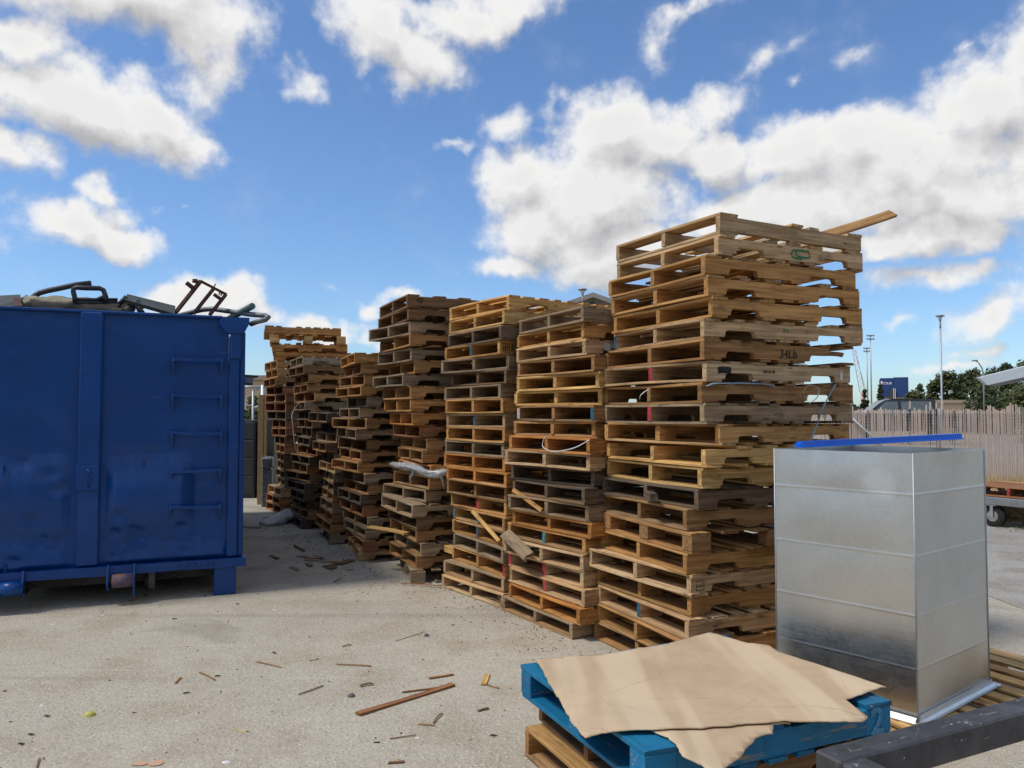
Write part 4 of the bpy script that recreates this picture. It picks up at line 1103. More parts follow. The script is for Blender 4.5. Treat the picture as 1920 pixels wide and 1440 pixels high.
# ------------------------------------------------------------------ right background
# fence
FY = 18.3
fe = empty('slat_fence', (6.2, FY, 0))
mb = MB(); x = 0
FR = random.Random(8)
while x < 13:
    w = FR.uniform(.030, .037); px = 960 + (6.2 + x) / FY * F
    top = 1.70 + FR.uniform(-.02, .03)
    lean = FR.gauss(0, .012)
    if FR.random() < .10: top += FR.uniform(.03, .12)
    if 1700 < px < 1765 and FR.random() < .16: top += .2; lean += .05
    if px > 1850: top += .06 * (1 + sin(px * .12))
    c = jit((1, 1, 1), .15)
    mb.add([(x, -.008, .05), (x + w, -.008, .05), (x + w + lean, -.008, top), (x + lean, -.008, top), (x, .0, .05), (x + w, .0, .05), (x + w + lean, .0, top), (x + lean, .0, top)],
           [(0, 1, 2, 3), (5, 4, 7, 6), (1, 5, 6, 2), (4, 0, 3, 7), (3, 2, 6, 7)])
    x += w + FR.uniform(.010, .019)
mb.build('slat_panel', 'slat_beige', fe)
mb = MB()
nw = 0
for k in range(200):                     # woven wire of the chain link
    xa = -1.5 + k * .075
    for s in (1, -1):
        a0 = (xa if s > 0 else xa + 1.6)
        if a0 < 0 or a0 + s * 1.6 < 0 or a0 > 13 or a0 + s * 1.6 > 13: continue
        mb.tube([(a0, -.014, .06), (a0 + s * 1.6, -.014, 1.66)], .0022, 3, caps=False)
mb.build('wire_mesh', 'galvanised_post', fe)
for px in (1608, 1762, 1990, 1470):
    mb = MB(); X = (px - 960) / F * FY - 6.2
    mb.tube([(X, .05, 0), (X, .05, 1.68 + (.06 if px > 1700 else 0))], .036 if px < 1700 or px > 1900 else .055, 12); mb.build('post', 'galvanised_post', fe)
mb = MB(); mb.tube([(-.5, .03, 1.64), (13, .03, 1.64)], .02, 8); mb.build('top_rail', 'galvanised_post', fe)
pa, pb = at(1600, 785, FY - .1), at(1652, 832, FY - .1)
mb = MB(); d_ = (pb - pa); e_ = pa + d_ * 2.9
mb.tube([(pa.x - 6.2, -.06, pa.z), (e_.x - 6.2, -.06, e_.z)], .026, 8); mb.build('brace', 'galvanised_post', fe)
tag(fe, 'chain link fence threaded with ragged beige slats behind the yard', 'fence')

# dry grass and weeds
GR = random.Random(4)
mb = MB()
for i in range(5200):
    x = GR.uniform(9.3, 13.2); y = GR.uniform(12.3, 18.1) if GR.random() < .55 else GR.uniform(16.8, 18.15)
    h = GR.uniform(.05, .17) * (1.9 if y > 17 else 1); a = GR.uniform(0, 6.3); l = GR.gauss(0, .06)
    c = jit((.44, .33, .16), .3)
    mb.add([(x, y, 0), (x + .012 * cos(a), y + .012 * sin(a), 0), (x + l, y + GR.gauss(0, .05), h)], [(0, 1, 2)], c)
tag(mb.build('dry_grass', 'leaves'), 'dry straw coloured grass along the slat fence', 'grass', kind='stuff')
mb = MB()
for i in range(1500):
    t_ = GR.uniform(0, 1); X, Y = 7.05 + t_ * 1.6 + GR.gauss(0, .14), 10.75 - t_ * .25 + GR.gauss(0, .14)
    h = GR.uniform(.01, .05); a = GR.uniform(0, 6.3); r_ = GR.uniform(.01, .03)
    c = jit((.085, .115, .045), .35)
    mb.add([(X, Y, .005 + h * .5), (X + r_ * cos(a), Y + r_ * sin(a), h), (X + r_ * cos(a + 1), Y + r_ * sin(a + 1), .006 + h * .3)], [(0, 1, 2)], c)
tag(mb.build('weeds', 'leaves'), 'low grey green weeds creeping over the asphalt edge', 'weeds', kind='stuff')
# log behind cart
pl = gr(1905, 992)
mb = MB()
mb.tube([(6.9, 12.0, .17), (7.8, 11.9, .17), (8.4, 11.85, .165), (9.6, 11.8, .16)], [.15, .17, .16, .15], 14)
mb.build('log', 'timber_yellow'); tag(bpy.data.objects['log'], 'weathered brown log lying behind the cart wheel', 'log')
mb = MB()
bu = gr(1912, 990)
for i in range(60):
    a = GR.uniform(0, 6.3); l = GR.uniform(.1, .28); 
    mb.tube([(bu.x + .1, bu.y, .0), (bu.x + .1 + cos(a) * l * .5, bu.y + sin(a) * l * .5, l * .7), (bu.x + .1 + cos(a) * l, bu.y + sin(a) * l, l * GR.uniform(.6, 1.1))], .003, 3, color=jit((.22, .17, .09), .3))
tag(mb.build('dry_shrub', 'leaves'), 'small dry twiggy shrub by the cart wheel', 'shrub')

# flat cart with red-ended pallet
ct = gr(1861, 988)
crt = empty('cart', (ct.x, ct.y, 0), radians(-62))   # local x toward the camera-right
mb = MB(); mb.box((-1.3, -.03, .315), (1.6, .03, .425), bev=.006); mb.box((-1.3, .03, .385), (1.6, .9, .424)); mb.box((-1.3, .9, .315), (1.6, .95, .425), bev=.006)
mb.build('deck', 'grey_steel', crt)
for k, (x, y) in enumerate(((.0, .06), (-1.1, .06), (-1.1, .86), (1.4, .86), (1.4, .06))):
    if k == 4: continue
    mb = MB(); mb.tube([(x, y - .045, .155), (x, y + .045, .155)], .15, 28)
    # rounded tyre shoulders
    mb.tube([(x, y - .056, .155), (x, y + .056, .155)], .125, 28); w0 = mb.build('wheel', 'rubber', crt)
    mb = MB(); mb.tube([(x, y - .062, .155), (x, y + .062, .155)], .078, 20); mb.tube([(x, y - .068, .155), (x, y + .068, .155)], .03, 12); mb.build('rim', 'chrome', w0)
    mb = MB(); mb.box((x - .022, y - .082, .14), (x + .022, y - .072, .30), bev=.003); mb.box((x - .022, y + .072, .14), (x + .022, y + .082, .30), bev=.003); mb.box((x - .06, y - .085, .30), (x + .06, y + .085, .314), bev=.002)
    mb.build('fork', 'galvanised_post', crt)
tag(crt, 'grey flat cart on pneumatic caster wheels beyond the duct box', 'cart')
cm = Matrix.Rotation(radians(-62), 4, 'Z')
pc = Vector((ct.x, ct.y, .4265)) + (cm @ Vector((.22, .52, 0)))
p = make_pallet(pc, radians(28 ), 'R', paints='rrr', L=1.0, Wd=1.3, h=.115, t=.02, top=8)
tag(p, 'reddish pallet with red painted ends on the flat cart', 'pallet')

# buildings and poles
def house_box(name, X0, X1, Y0, Y1, h, m, roofm, label, cat='building', overhang=.3, windows=()):
    r = empty(name, ((X0 + X1) / 2, Y0, 0)); w = (X1 - X0) / 2; d = Y1 - Y0
    mb = MB(); mb.box((-w, 0, 0), (w, d, h)); mb.build('wall', m, r)
    mb = MB(); mb.box((-w - overhang, -overhang, h + .002), (w + overhang, d + overhang, h + .3)); mb.build('roof', roofm, r)
    for (x, z, ww, hh) in windows:
        mb = MB(); mb.box((x - ww / 2, -.06, z), (x + ww / 2, -.003, z + hh), bev=.02); mb.build('window', 'glass_dark', r)
    tag(r, label, cat); return r
house_box('tan_building', -32, -11, 52, 66, 3.9, 'stucco_tan', 'stucco_brown', 'low tan stucco building seen past the dumpster corner', windows=((2.5, 1.2, 1.6, 1.2), (6, 1.2, 1.6, 1.2), (-2, 1.2, 1.6, 1.2)))
wh = house_box('dark_reflection_block', -45, 50, -38, -26, 6.5, 'stucco_brown', 'roof_grey', 'long brown unseen block added behind the viewer to darken reflections', windows=((-20, 0.3, 4, 3.6), (-4, .3, 4, 3.6), (14, .3, 4, 3.6)))  # unseen building, added so dumpster and duct box have something dark to reflect
# gabled roof behind second stack
def gable(px0, px1, pyp, pye, Y, label):
    X0, X1 = (px0 - 960) / F * Y, (px1 - 960) / F * Y
    zp = CAMH + (777 - pyp) / F * Y; ze = CAMH + (777 - pye) / F * Y
    r = empty('gabled_building', ((X0 + X1) / 2, Y, 0)); w = (X1 - X0) / 2
    mb = MB(); mb.prism([(-w * .86, 0), (w * .86, 0), (w * .86, ze - .15), (0, zp - .3), (-w * .86, ze - .15)], .4, 9); mb.build('wall', 'stucco_brown', r)
    mb = MB(); mb.prism([(-w, ze - .28), (-w, ze), (0, zp), (w, ze), (w, ze - .28), (0, zp - .28)][::-1], 0, 9.4); mb.build('roof', 'roof_grey', r)
    mb = MB(); mb.prism([(-.9, ze - .1), (.9, ze - .1), (0, ze + .38)], .30, .395); mb.build('vent', 'cabinet_grey', r)
    tag(r, label, 'building')
gable(1036, 1190, 547, 574, 46, 'grey gabled roof building just visible over the second stack')
def lamp(name, px, pyt, Y, r, style, label, base=0, group=None):
    X = (px - 960) / F * Y; zt_ = CAMH + (777 - pyt) / F * Y
    X *= 1 + (zt_ - CAMH) * sin(PITCH) / Y * 0
    rt = empty(name, (X, Y, base))
    mb = MB()
    if style == 'bell':
        mb.tube([(0, 0, 0), (0, 0, .6), (0, 0, zt_ - .7)], [r * 1.25, r * 1.1, r * .8], 12); mb.build('pole', 'galvanised_post', rt)
        mb = MB(); s = .23
        mb.tube([(0, 0, zt_ - .72), (0, 0, zt_ - .60), (0, 0, zt_ - .26)], [.045, .045, .05], 14); mb.tube([(0, 0, zt_ - .07), (0, 0, zt_ - .03), (0, 0, zt_)], [s, s * .97, s * .6], 24)
        for a in range(4): mb.tube([(.04 * cos(a * pi / 2 + .6), .04 * sin(a * pi / 2 + .6), zt_ - .28), (s * .8 * cos(a * pi / 2 + .6), s * .8 * sin(a * pi / 2 + .6), zt_ - .07)], .010, 6)
        mb.build('lamp_head', 'grey_steel', rt)
        mb = MB(); mb.tube([(0, 0, zt_ - .24), (0, 0, zt_ - .10)], [.035, .10], 20); mb.build('diffuser', 'sign_white', rt)
    elif style == 'stadium':
        mb.tube([(0, 0, 0), (0, 0, zt_)], [r * 1.3, r * .7], 10); mb.build('pole', 'galvanised_post', rt)
        mb = MB()
        for zz, n_ in ((zt_ - .25, 4), (zt_ - 1.05, 4)):
            mb.tube([(-.75, 0, zz), (.75, 0, zz)], .05, 6)
            for i in range(n_):
                x = -.75 + 1.5 * i / (n_ - 1); mb.tube([(x, -.15, zz - .05), (x, .3, zz + .15)], [.20, .10], 10)
        mb.build('floodlight_bank', 'grey_steel', rt)
    else:
        mb.tube([(0, 0, 0), (0, 0, zt_ - 1.2), (-.08, 0, zt_ - .6), (-.35, 0, zt_ - .15), (-.55, 0, zt_)], [r, r * .8, r * .7, r * .6, r * .5], 10); mb.build('pole', 'galvanised_post', rt)
        mb = MB(); mb.box((-.85, -.12, zt_ - .02), (-.45, .12, zt_ + .1), bev=.03); mb.build('lamp_head', 'grey_steel', rt)
    tag(rt, label, 'lamp post', group)
lamp('street_lamp', 1766, 590, 42, .05, 'bell', 'tall street lamp with bell head in front of the dark trees')
lamp('street_lamp', 1093, 540, 38, .05, 'bell', 'street lamp head peeking over the second pallet stack')
lamp('street_lamp', 1845, 677, 62, .075, 'arm', 'short curved street lamp beside the white canopy')
lamp('floodlight_mast', 1634, 627, 185, .15, 'stadium', 'taller stadium floodlight mast right of the pallets')
lamp('floodlight_mast', 1627, 651, 205, .15, 'stadium', 'shorter stadium floodlight mast nearer the crane')
# crane boom
mb = MB(); q0, q1 = at(1601, 655, 230), at(1617, 735, 230)
for s in (-.5, .5):
    mb.tube([q0 + Vector((s, 0, 0)), q1 + Vector((s * 1.5, 0, 0))], .09, 5)
for i in range(16):
    a, b = q0.lerp(q1, i / 16), q0.lerp(q1, (i + 1) / 16); s = .5 if i % 2 else -.5
    mb.tube([a + Vector((s, 0, 0)), b - Vector((s, 0, 0))], .05, 4)
mb.tube([q0, at(1625, 735, 230)], .05, 4)
mb.tube([(q1.x, q1.y, 0), (q1.x, q1.y, q1.z)], .5, 6)
tag(mb.build('crane', 'crane_red'), 'distant red and white lattice crane boom beside the tallest stack', 'crane')
# blue building with sign
Y = 200
bz0, bz1 = CAMH + (777 - 745) / F * Y, CAMH + (777 - 708) / F * Y
bX0, bX1 = (1651 - 960) / F * Y, (1698 - 960) / F * Y
bb = empty('press_box_building', (bX0, Y, 0), -.42)
mb = MB(); mb.box((0, 0, bz0), (3.1, 12, bz1 - .15)); mb.box((3.102, -.3, bz0), (bX1 - bX0, 12, bz1)); mb.build('upper_storey', 'navy_cladding', bb)
mb = MB(); mb.box((-.5, .3, 0), (5.6, 12, bz0 - .01)); mb.build('wall', 'stucco_tan', bb)
mb = MB(); mb.box((2.0, -1.0, 0), (2.9, -.32, bz0 + 1.9)); mb.build('stair_tower', 'cabinet_grey', bb)
mb = MB(); mb.box((2.92, -.9, 0), (3.1, -.4, bz0 + 2.2)); mb.box((3.32, -.9, 0), (3.45, -.4, bz0 + 2.2)); mb.build('downpipe', 'sign_white', bb)
cu = bpy.data.curves.new('sign_lettering', 'FONT'); cu.body = 'CSUB'; cu.size = .80; cu.extrude = .03; cu.offset = .008; cu.materials.append(MATS['sign_white'])
text_mesh('sign_lettering', cu, bb, (.72, -.04, bz1 - 1.75))
mb = MB(); mb.prism([(.12, bz1 - 1.35), (.12, bz1 - .95), (.56, bz1 - .95), (.56, bz1 - 1.35), (.34, bz1 - 1.85)][::-1], -.09, -.01); mb.build('shield_emblem', 'sign_white', bb)
tag(bb, 'navy blue building with white "CSUB" sign on a beige base', 'building')
# beige low wall
Y = 70; X0, X1 = (1750 - 960) / F * Y, (1833 - 960) / F * Y
house_box('low_wall_building', X0, X1, Y, Y + 3, CAMH + 21 / F * Y, 'stucco_tan', 'stucco_tan', 'low beige block enclosure below the trees', overhang=.05)
# white canopy
Y = 34
cpn = empty('canopy', at(1838, 709, Y))
a = Vector((0, 0, 0)); 
q = [at(1836, 708, Y), at(2100, 642, Y), at(2100, 668, Y), at(1852, 722, Y)]
q = [p_ - Vector(cpn.location) for p_ in q]
mb = MB(); n_ = Vector((0, .25, 0)); mb.add(q + [p_ + n_ for p_ in q], [(0, 3, 2, 1), (4, 5, 6, 7), (0, 1, 5, 4), (3, 7, 6, 2), (0, 4, 7, 3), (1, 2, 6, 5)]); mb.build('fascia', 'white_roof', cpn)
mb = MB(); q2 = [q[0] + Vector((.3, .26, -.1)), q[1] + Vector((0, .26, -.1)), q[2] + Vector((0, .26, .02)), q[3] + Vector((.2, .26, .05))]
n_ = Vector((5.9, 9, .2)); mb.add(q2 + [p_ + n_ for p_ in q2], [(0, 3, 2, 1), (4, 5, 6, 7), (0, 1, 5, 4), (3, 7, 6, 2), (0, 4, 7, 3), (1, 2, 6, 5)]); mb.build('roof_deck', 'soffit', cpn)
for xx in (3.4, 5.4):
    mb = MB(); mb.tube([(xx, 1.2, -cpn.location.z), (xx, 1.2, q[3].z + .8)], .12, 10); mb.build('post', 'galvanised_post', cpn)
tag(cpn, 'white edged sloping canopy roof at the right edge', 'canopy')

# pickup truck beyond the fence
tk = empty('pickup_truck', (17.2, 34.6, .32), radians(167))
def loft(prof_list, name, m, parent, smooth=False):
    mb = MB(); n = len(prof_list[0]); vs = [p_ for pr in prof_list for p_ in pr]
    fs = [(r * n + i, r * n + (i + 1) % n, (r + 1) * n + (i + 1) % n, (r + 1) * n + i) for r in range(len(prof_list) - 1) for i in range(n)]
    fs += [tuple(range(n))[::-1], tuple(range(len(vs) - n, len(vs)))]
    mb.add(vs, fs, smooth=smooth); return mb.build(name, m, parent)
side = [(2.9, .45), (2.95, .95), (2.85, 1.08), (1.5, 1.18), (-2.75, 1.18), (-2.85, 1.0), (-2.85, .45)]
loft([[(x, y, z) for x, z in side] for y in (-.98, .98)], 'body', 'car_black', tk)
cab = [(1.55, 1.17), (.75, 1.80), (.45, 1.86), (-1.05, 1.86), (-1.25, 1.80), (-1.45, 1.17)]
loft([[(x, -.9, z) if z < 1.3 else (x, -.74, z) for x, z in cab], [(x, .9, z) if z < 1.3 else (x, .74, z) for x, z in cab]], 'cab', 'car_black', tk)
for s in (-1, 1):
    for (a_, b_, c_, d_) in ((1.30, .72, .25, .25), (.12, .12, -1.05, -1.18)):
        mb = MB(); y0_, y1_ = s * .895, s * .775
        mb.add([(a_, y0_, 1.24), (b_, y1_, 1.74), (c_, y1_, 1.74), (d_, y0_, 1.24), (a_, y0_ - s * .02, 1.24), (b_, y1_ - s * .02, 1.74), (c_, y1_ - s * .02, 1.74), (d_, y0_ - s * .02, 1.24)], [(0, 1, 2, 3), (4, 7, 6, 5), (0, 4, 5, 1), (2, 6, 7, 3)])
        mb.build('window', 'glass_dark', tk)
mb = MB(); mb.add([(1.50, -.8, 1.22), (1.50, .8, 1.22), (.83, .68, 1.78), (.83, -.68, 1.78), (1.47, -.8, 1.2), (1.47, .8, 1.2), (.8, .68, 1.76), (.8, -.68, 1.76)], [(0, 1, 2, 3), (7, 6, 5, 4)]); mb.build('windscreen', 'glass_dark', tk)
for x in (1.85, -1.75):
    for s in (-.86, .86):
        mb = MB(); mb.tube([(x, s - .13, .40), (x, s + .13, .40)], .40, 22); wh = mb.build('wheel', 'rubber', tk)
        mb = MB(); mb.tube([(x, s - .14, .40), (x, s + .14, .40)], .24, 16); rr_ = mb.build('rim', 'chrome', tk); rr_.parent = wh
tk.location.z = .42
tag(tk, 'black crew cab pickup truck parked behind the slat fence', 'truck')
mb = MB(); mb.add([(8, 24, -.003), (60, 24, -.003), (60, 48, .31), (8, 48, .31), (8, 29, .305), (60, 29, .305)], [(0, 1, 5, 4), (4, 5, 2, 3)])
tag(mb.build('raised_road', 'grey_asphalt'), kind='structure')

# trees
def tree(loc, H_, Rw, cols, label, seed, n=2600, leaf=.30, name='tree', trunk_h=.25, sparse=False, cat='tree', group=None):
    rr = random.Random(seed)
    root = empty(name, loc)
    tb = MB()
    tb.tube([(0, 0, 0), (.05, 0, H_ * .3), (0, .05, H_ * .7)], [H_ * .03, H_ * .022, H_ * .008], 8, color=(.1, .08, .06))
    cl = []
    k = 26 if not sparse else 20
    for i in range(k):
        zf = rr.uniform(trunk_h, 1)
        rad = Rw * (sin(pi * min(1, (zf - trunk_h) / (1 - trunk_h) * .8 + .18))) if not sparse else Rw * (1.05 - zf)
        a = rr.uniform(0, 2 * pi); q = rr.uniform(.25, 1) ** .6 * rad
        c = Vector((cos(a) * q, sin(a) * q, H_ * (zf * .92))); cl.append((c, rr.uniform(.22, .40) * Rw * (1 if not sparse else .5), rr.choice(cols)))
        tb.tube([(0, 0, max(.2, c.z * .6)), c * .6 + Vector((0, 0, c.z * .28)), c], [H_ * .010, H_ * .006, H_ * .003], 5, color=(.1, .08, .06))
    tb.build('trunk', 'bark', root)
    mb = MB()
    for i in range(n):
        c, r_, co = rr.choice(cl)
        d = Vector((rr.gauss(0, 1), rr.gauss(0, 1), rr.gauss(0, .75))).normalized() * r_ * rr.uniform(.45, 1.08)
        p_ = c + d; s = leaf * rr.uniform(.5, 1.2)
        t1 = Vector((rr.gauss(0, 1), rr.gauss(0, 1), rr.gauss(0, 1))).normalized(); t2 = t1.orthogonal().normalized()
        k_ = rr.uniform(.65, 1.35); cc_ = (co[0] * k_, co[1] * k_, co[2] * k_)
        mb.add([p_ - t1 * s * .5, p_ + t2 * s * .28, p_ + t1 * s * .5, p_ - t2 * s * .28], [(0, 1, 2, 3)], cc_)
    mb.build('crown', 'leaves', root)
    tag(root, label, cat, group)
    return root
DG = [(.028, .045, .016), (.040, .058, .018), (.055, .066, .022)]
OG = [(.060, .078, .022), (.085, .092, .028), (.045, .062, .020)]
def tr(px, pytop, Y, wpx, cols, label, seed, base=0, **k):
    X = (px - 960) / F * Y; H_ = CAMH + (777 - pytop) / F * Y - base
    return tree((X, Y, base), H_, wpx / F * Y / 2, cols, label, seed, **k)
tr(1775, 694, 78, 75, OG, 'broad rounded olive green tree left of the tree line', 1, n=5200, leaf=.42, trunk_h=.18, group='dark trees behind the fence')
tr(1822, 692, 80, 90, DG, 'dense dark tree behind the tall street lamp', 2, n=5200, leaf=.42, trunk_h=.15, group='dark trees behind the fence')
tr(1868, 690, 84, 90, DG, 'dark green tree behind the curved street lamp', 3, n=5200, leaf=.42, trunk_h=.12, group='dark trees behind the fence')
tr(1888, 678, 92, 50, DG, 'pointed dark tree rising above the canopy edge', 4, n=4000, leaf=.42, trunk_h=.2, group='dark trees behind the fence')
tr(1925, 676, 88, 80, OG, 'dark tree cut by the right edge above the canopy', 5, n=4500, leaf=.42, trunk_h=.15, group='dark trees behind the fence')
tr(1950, 720, 60, 150, OG, 'olive bush under the white canopy', 6, n=4500, leaf=.36, trunk_h=.1, group='dark trees behind the fence')
tr(1712, 727, 66, 52, OG, 'bushy light green tree behind the pickup truck', 7, n=3200, leaf=.32, trunk_h=.12)
tr(1725, 716, 105, 26, DG, 'small pointed evergreen behind the bushy light green tree', 8, n=1500, leaf=.45, trunk_h=.2)
tr(1741, 712, 100, 24, DG, 'thin sparse pine between bushy tree and tree line', 9, n=700, leaf=.5, sparse=True, name='pine_tree')
tr(1651, 716, 150, 26, DG, 'sparse pine partly behind the navy building', 10, n=620, leaf=.8, sparse=True, name='pine_tree')
tr(1622, 728, 150, 26, DG, 'sparse pine beneath the floodlight masts', 12, n=620, leaf=.8, sparse=True, name='pine_tree')
tr(1850, 722, 66, 120, DG, 'low dark hedge mass under the tree line', 13, n=5200, leaf=.34, trunk_h=.05, cat='bush', name='bush')
tr(472, 742, 44, 60, OG, 'dusty green bush before the tan building', 14, n=1800, leaf=.2, trunk_h=.05, name='bush', cat='bush')
# distant treeline as one mass
mb = MB(); rr = random.Random(77)
for i in range(9000):
    X = rr.uniform(-300, 260); Yd = 330 + rr.uniform(-8, 8); Z = rr.uniform(0, 1) ** .8 * (5.0 + 2.6 * mn.noise(Vector((X * .03, 0, 0))) + 1.6 * mn.noise(Vector((X * .13, 4, 0))))
    s = rr.uniform(.8, 1.9); t1 = Vector((rr.gauss(0, 1), 0.3 * rr.gauss(0, 1), rr.gauss(0, 1))).normalized(); t2 = Vector((-t1.z, 0, t1.x))
    p_ = Vector((X, Yd, Z)); k_ = rr.uniform(.7, 1.3)
    mb.add([p_ - t1 * s, p_ + t2 * s * .6, p_ + t1 * s, p_ - t2 * s * .6], [(0, 1, 2, 3)], (.06 * k_, .08 * k_, .045 * k_))
tag(mb.build('distant_woods', 'leaves'), 'faint distant tree line on the horizon', 'woods', kind='stuff')

# ------------------------------------------------------------------ left gap: cabinets, gate
cb = empty('filing_cabinet', (-5.05, 14.95, 0), radians(6))
mb = MB(); mb.box((-.42, 0, .0), (.12, .65, 1.49), bev=.006); mb.build('body', 'cabinet_grey', cb)
for i in range(4):
    mb = MB(); mb.box((-.40, -.022, .09 + i * .345), (.10, -.001, .09 + i * .345 + .325), bev=.006); mb.build('drawer', 'cabinet_grey', cb)
tag(cb, 'dark grey four drawer filing cabinet behind the dumpster corner', 'cabinet')
cb = empty('metal_cabinet', (-4.74, 15.02, 0), radians(8))
mb = MB(); mb.box((-.145, .02, 0), (.15, .6, 1.50), bev=.005); mb.build('body', 'green_cabinet', cb)
mb = MB()
for z in (.36, .62, .86): mb.box((-.14, -.015, z), (.145, .018, z + .02))
mb.build('shelf_edge', 'green_cabinet', cb)
tag(cb, 'dark green metal cabinet between the filing cabinet and the pallets', 'cabinet')
gt = empty('gate_frame', (-5.9, 17.2, 0))
mb = MB()
gx = lambda px: (px - 960) / F * 17.2 + 5.9
gz = lambda py: CAMH + (777 - py) / F * 17.2
mb.tube([(gx(430), 0, gz(725)), (gx(497), 0, gz(726))], .03, 8); mb.tube([(gx(493), 0, 0), (gx(493), 0, gz(722))], .055, 10)
mb.tube([(gx(474.5), .0, 0), (gx(474.5), 0, gz(733))], .028, 8); mb.tube([(gx(474.5), 0, gz(733)), (gx(489), 0, gz(727))], .02, 8)
mb.tube([(gx(474), 0, gz(765)), (gx(489), 0, gz(761))], .024, 8); mb.tube([(gx(440), 0, gz(760)), (gx(475), 0, gz(760))], .02, 8)
mb.build('frame', 'galvanised_post', gt); tag(gt, 'galvanised steel gate frame standing above the cabinets', 'gate')
mb = MB(); wp = gr(506, 940)
mb.box((-.07, 0, 0), (.03, .1, 1.95), bev=.004); mb.box((.05, .0, 0), (.085, .04, 1.9), bev=.003)
tag(mb.build('timber_post', 'timber_yellow', None, (wp.x, 13.9, 0)), 'yellowish upright timber posts against the farthest stack', 'post')
mb = MB(); mb.box((-.09, 0, 0), (.08, .3, .66), bev=.02); mb.box((-.10, -.02, .66), (.09, .32, .86), bev=.03)
tag(mb.build('grey_machine', 'grey_pipe', None, (-4.25, 13.55, 0), (0, 0, .2)), 'small grey metal housing tucked beside the farthest stack', 'machine')

# ------------------------------------------------------------------ debris on the yard
def splinter(x1, y1, x2, y2, w, t, c, label, group=None, cat='wood splinter', name='wood_splinter'):
    w *= .72; t *= .6
    a = gr(x1 / 1.92, 1100 + y1 / 1.92, .004 + t / 2 ); b = gr(x2 / 1.92, 1100 + y2 / 1.92, .004 + t / 2)
    return loose_board(a, b, w, t, c, label, cat, cut=min(.05, (b - a).length * .4), name=name, group=group)
splinter(1290, 458, 1636, 348, .055, .022, C_RED, 'long reddish split board lying on the concrete', name='split_board', cat='board')
splinter(1452, 380, 1600, 358, .018, .01, C_RED, 'thin splinter alongside the long reddish split board')
splinter(1545, 328, 1638, 314, .03, .012, C_BROWN, 'short brown stick above the long split board')
splinter(1075, 388, 1165, 354, .010, .008, (.09, .07, .05), 'dark thin stick left of the grey stone')
splinter(1213, 278, 1340, 285, .014, .008, C_RED, 'thin reddish stick lying level in mid yard')
splinter(922, 270, 1020, 290, .010, .006, C_BROWN, 'thin brown twig left of the level reddish stick')
splinter(715, 308, 782, 336, .014, .006, C_BROWN, 'brown sliver crossing a pale one in mid yard')
splinter(632, 346, 652, 326, .018, .008, C_BROWN, 'short brown chip left of the crossing slivers')
splinter(1740, 352, 1757, 312, .045, .012, C_PINE, 'pale yellow wood chip standing near the blue pallet')
splinter(1755, 352, 1800, 364, .014, .008, C_BROWN, 'brown sliver touching the pale yellow chip')
splinter(1297, 358, 1345, 348, .022, .012, C_DKBR, 'dark brown chip above the grey stone')
splinter(1562, 490, 1592, 452, .012, .008, C_DKBR, 'dark sliver tilted below the long split board')
splinter(1508, 494, 1570, 500, .012, .006, C_BROWN, 'pale brown sliver under the tilted dark sliver')
splinter(1405, 547, 1508, 532, .008, .006, C_RED, 'fine reddish twig low in the middle foreground')
splinter(1398, 632, 1465, 628, .02, .01, C_DKBR, 'dark brown splinter at the bottom edge of the yard')
splinter(1720, 446, 1760, 436, .02, .01, C_DKBR, 'dark brown chip left of the blue pallet')
splinter(130, 650, 148, 612, .010, .008, C_GREY, 'grey stick end at the bottom left edge')
splinter(1425, 195, 1530, 160, .006, .005, C_GREY, 'faint grey twig beside a small pebble')
splinter(1113, 264, 1150, 258, .012, .006, C_RED, 'tiny reddish sliver left of centre')
splinter(1235, 214, 1268, 208, .016, .008, C_RED, 'small reddish sliver above the level stick')
splinter(430, 52, 495, 58, .018, .006, C_PALE, 'pale curled bark strip near the dumpster roller')
splinter(468, 50, 495, 42, .022, .014, C_BROWN, 'brown chip on the pale bark strip')
def blob(name, px, py, rx, ry, h, m, label, cat, seed=1, z=0.0):
    p_ = gr(px, py, z); mb = MB(); n = 14
    vs = [(0, 0, h)]
    for k, (f_, zf) in enumerate(((.5, .92), (.85, .55), (1, .0))):
        for i in range(n):
            a = 2 * pi * i / n; q = f_ * (1 + .25 * mn.noise(Vector((cos(a) * 1.5, sin(a) * 1.5, seed))))
            vs.append((rx * q * cos(a), ry * q * sin(a), h * zf))
    fs = [(0, 1 + i, 1 + (i + 1) % n) for i in range(n)]
    for r_ in range(2): fs += [(1 + r_ * n + i, 1 + (r_ + 1) * n + i, 1 + (r_ + 1) * n + (i + 1) % n, 1 + r_ * n + (i + 1) % n) for i in range(n)]
    mb.add(vs, fs, smooth=True)
    return tag(mb.build(name, m, None, (p_.x, p_.y, z)), label, cat)
blob('stone', 659, 1306, .021, .022, .018, 'grey_stone', 'flat blue grey stone left of the long split board', 'stone')
blob('pebble', 1535 / 1.92, 1100 + 178 / 1.92, .018, .02, .02, 'grey_stone', 'small dark grey pebble near the third stack', 'stone', 4)
blob('fruit_peel', 168, 1342, .030, .024, .022, 'yellow_peel', 'crushed yellow fruit peel on the left of the yard', 'peel', 2)
blob('paper_scrap', 816 / 1.92, 1100 + 633 / 1.92, .022, .014, .006, 'paper_white', 'small white scrap at the bottom of the yard', 'paper', 6)
splinter(850, 515, 898, 518, .022, .004, (.60, .48, .24), 'flat pale yellow chip in the left foreground')
for (x, y, lb) in ((370, 103, 'white scrap near the dumpster'), (188, 136, 'tiny white scrap farthest left'), (988, 84, 'round white scrap in the middle of the yard'), (150, 428, 'little white tab above the yellow peel'), (1503, 544, 'white crumb beside the fine reddish twig')):
    blob('paper_scrap', x / 1.92, 1100 + y / 1.92, .013, .008, .004, 'paper_white', lb, 'paper', x)
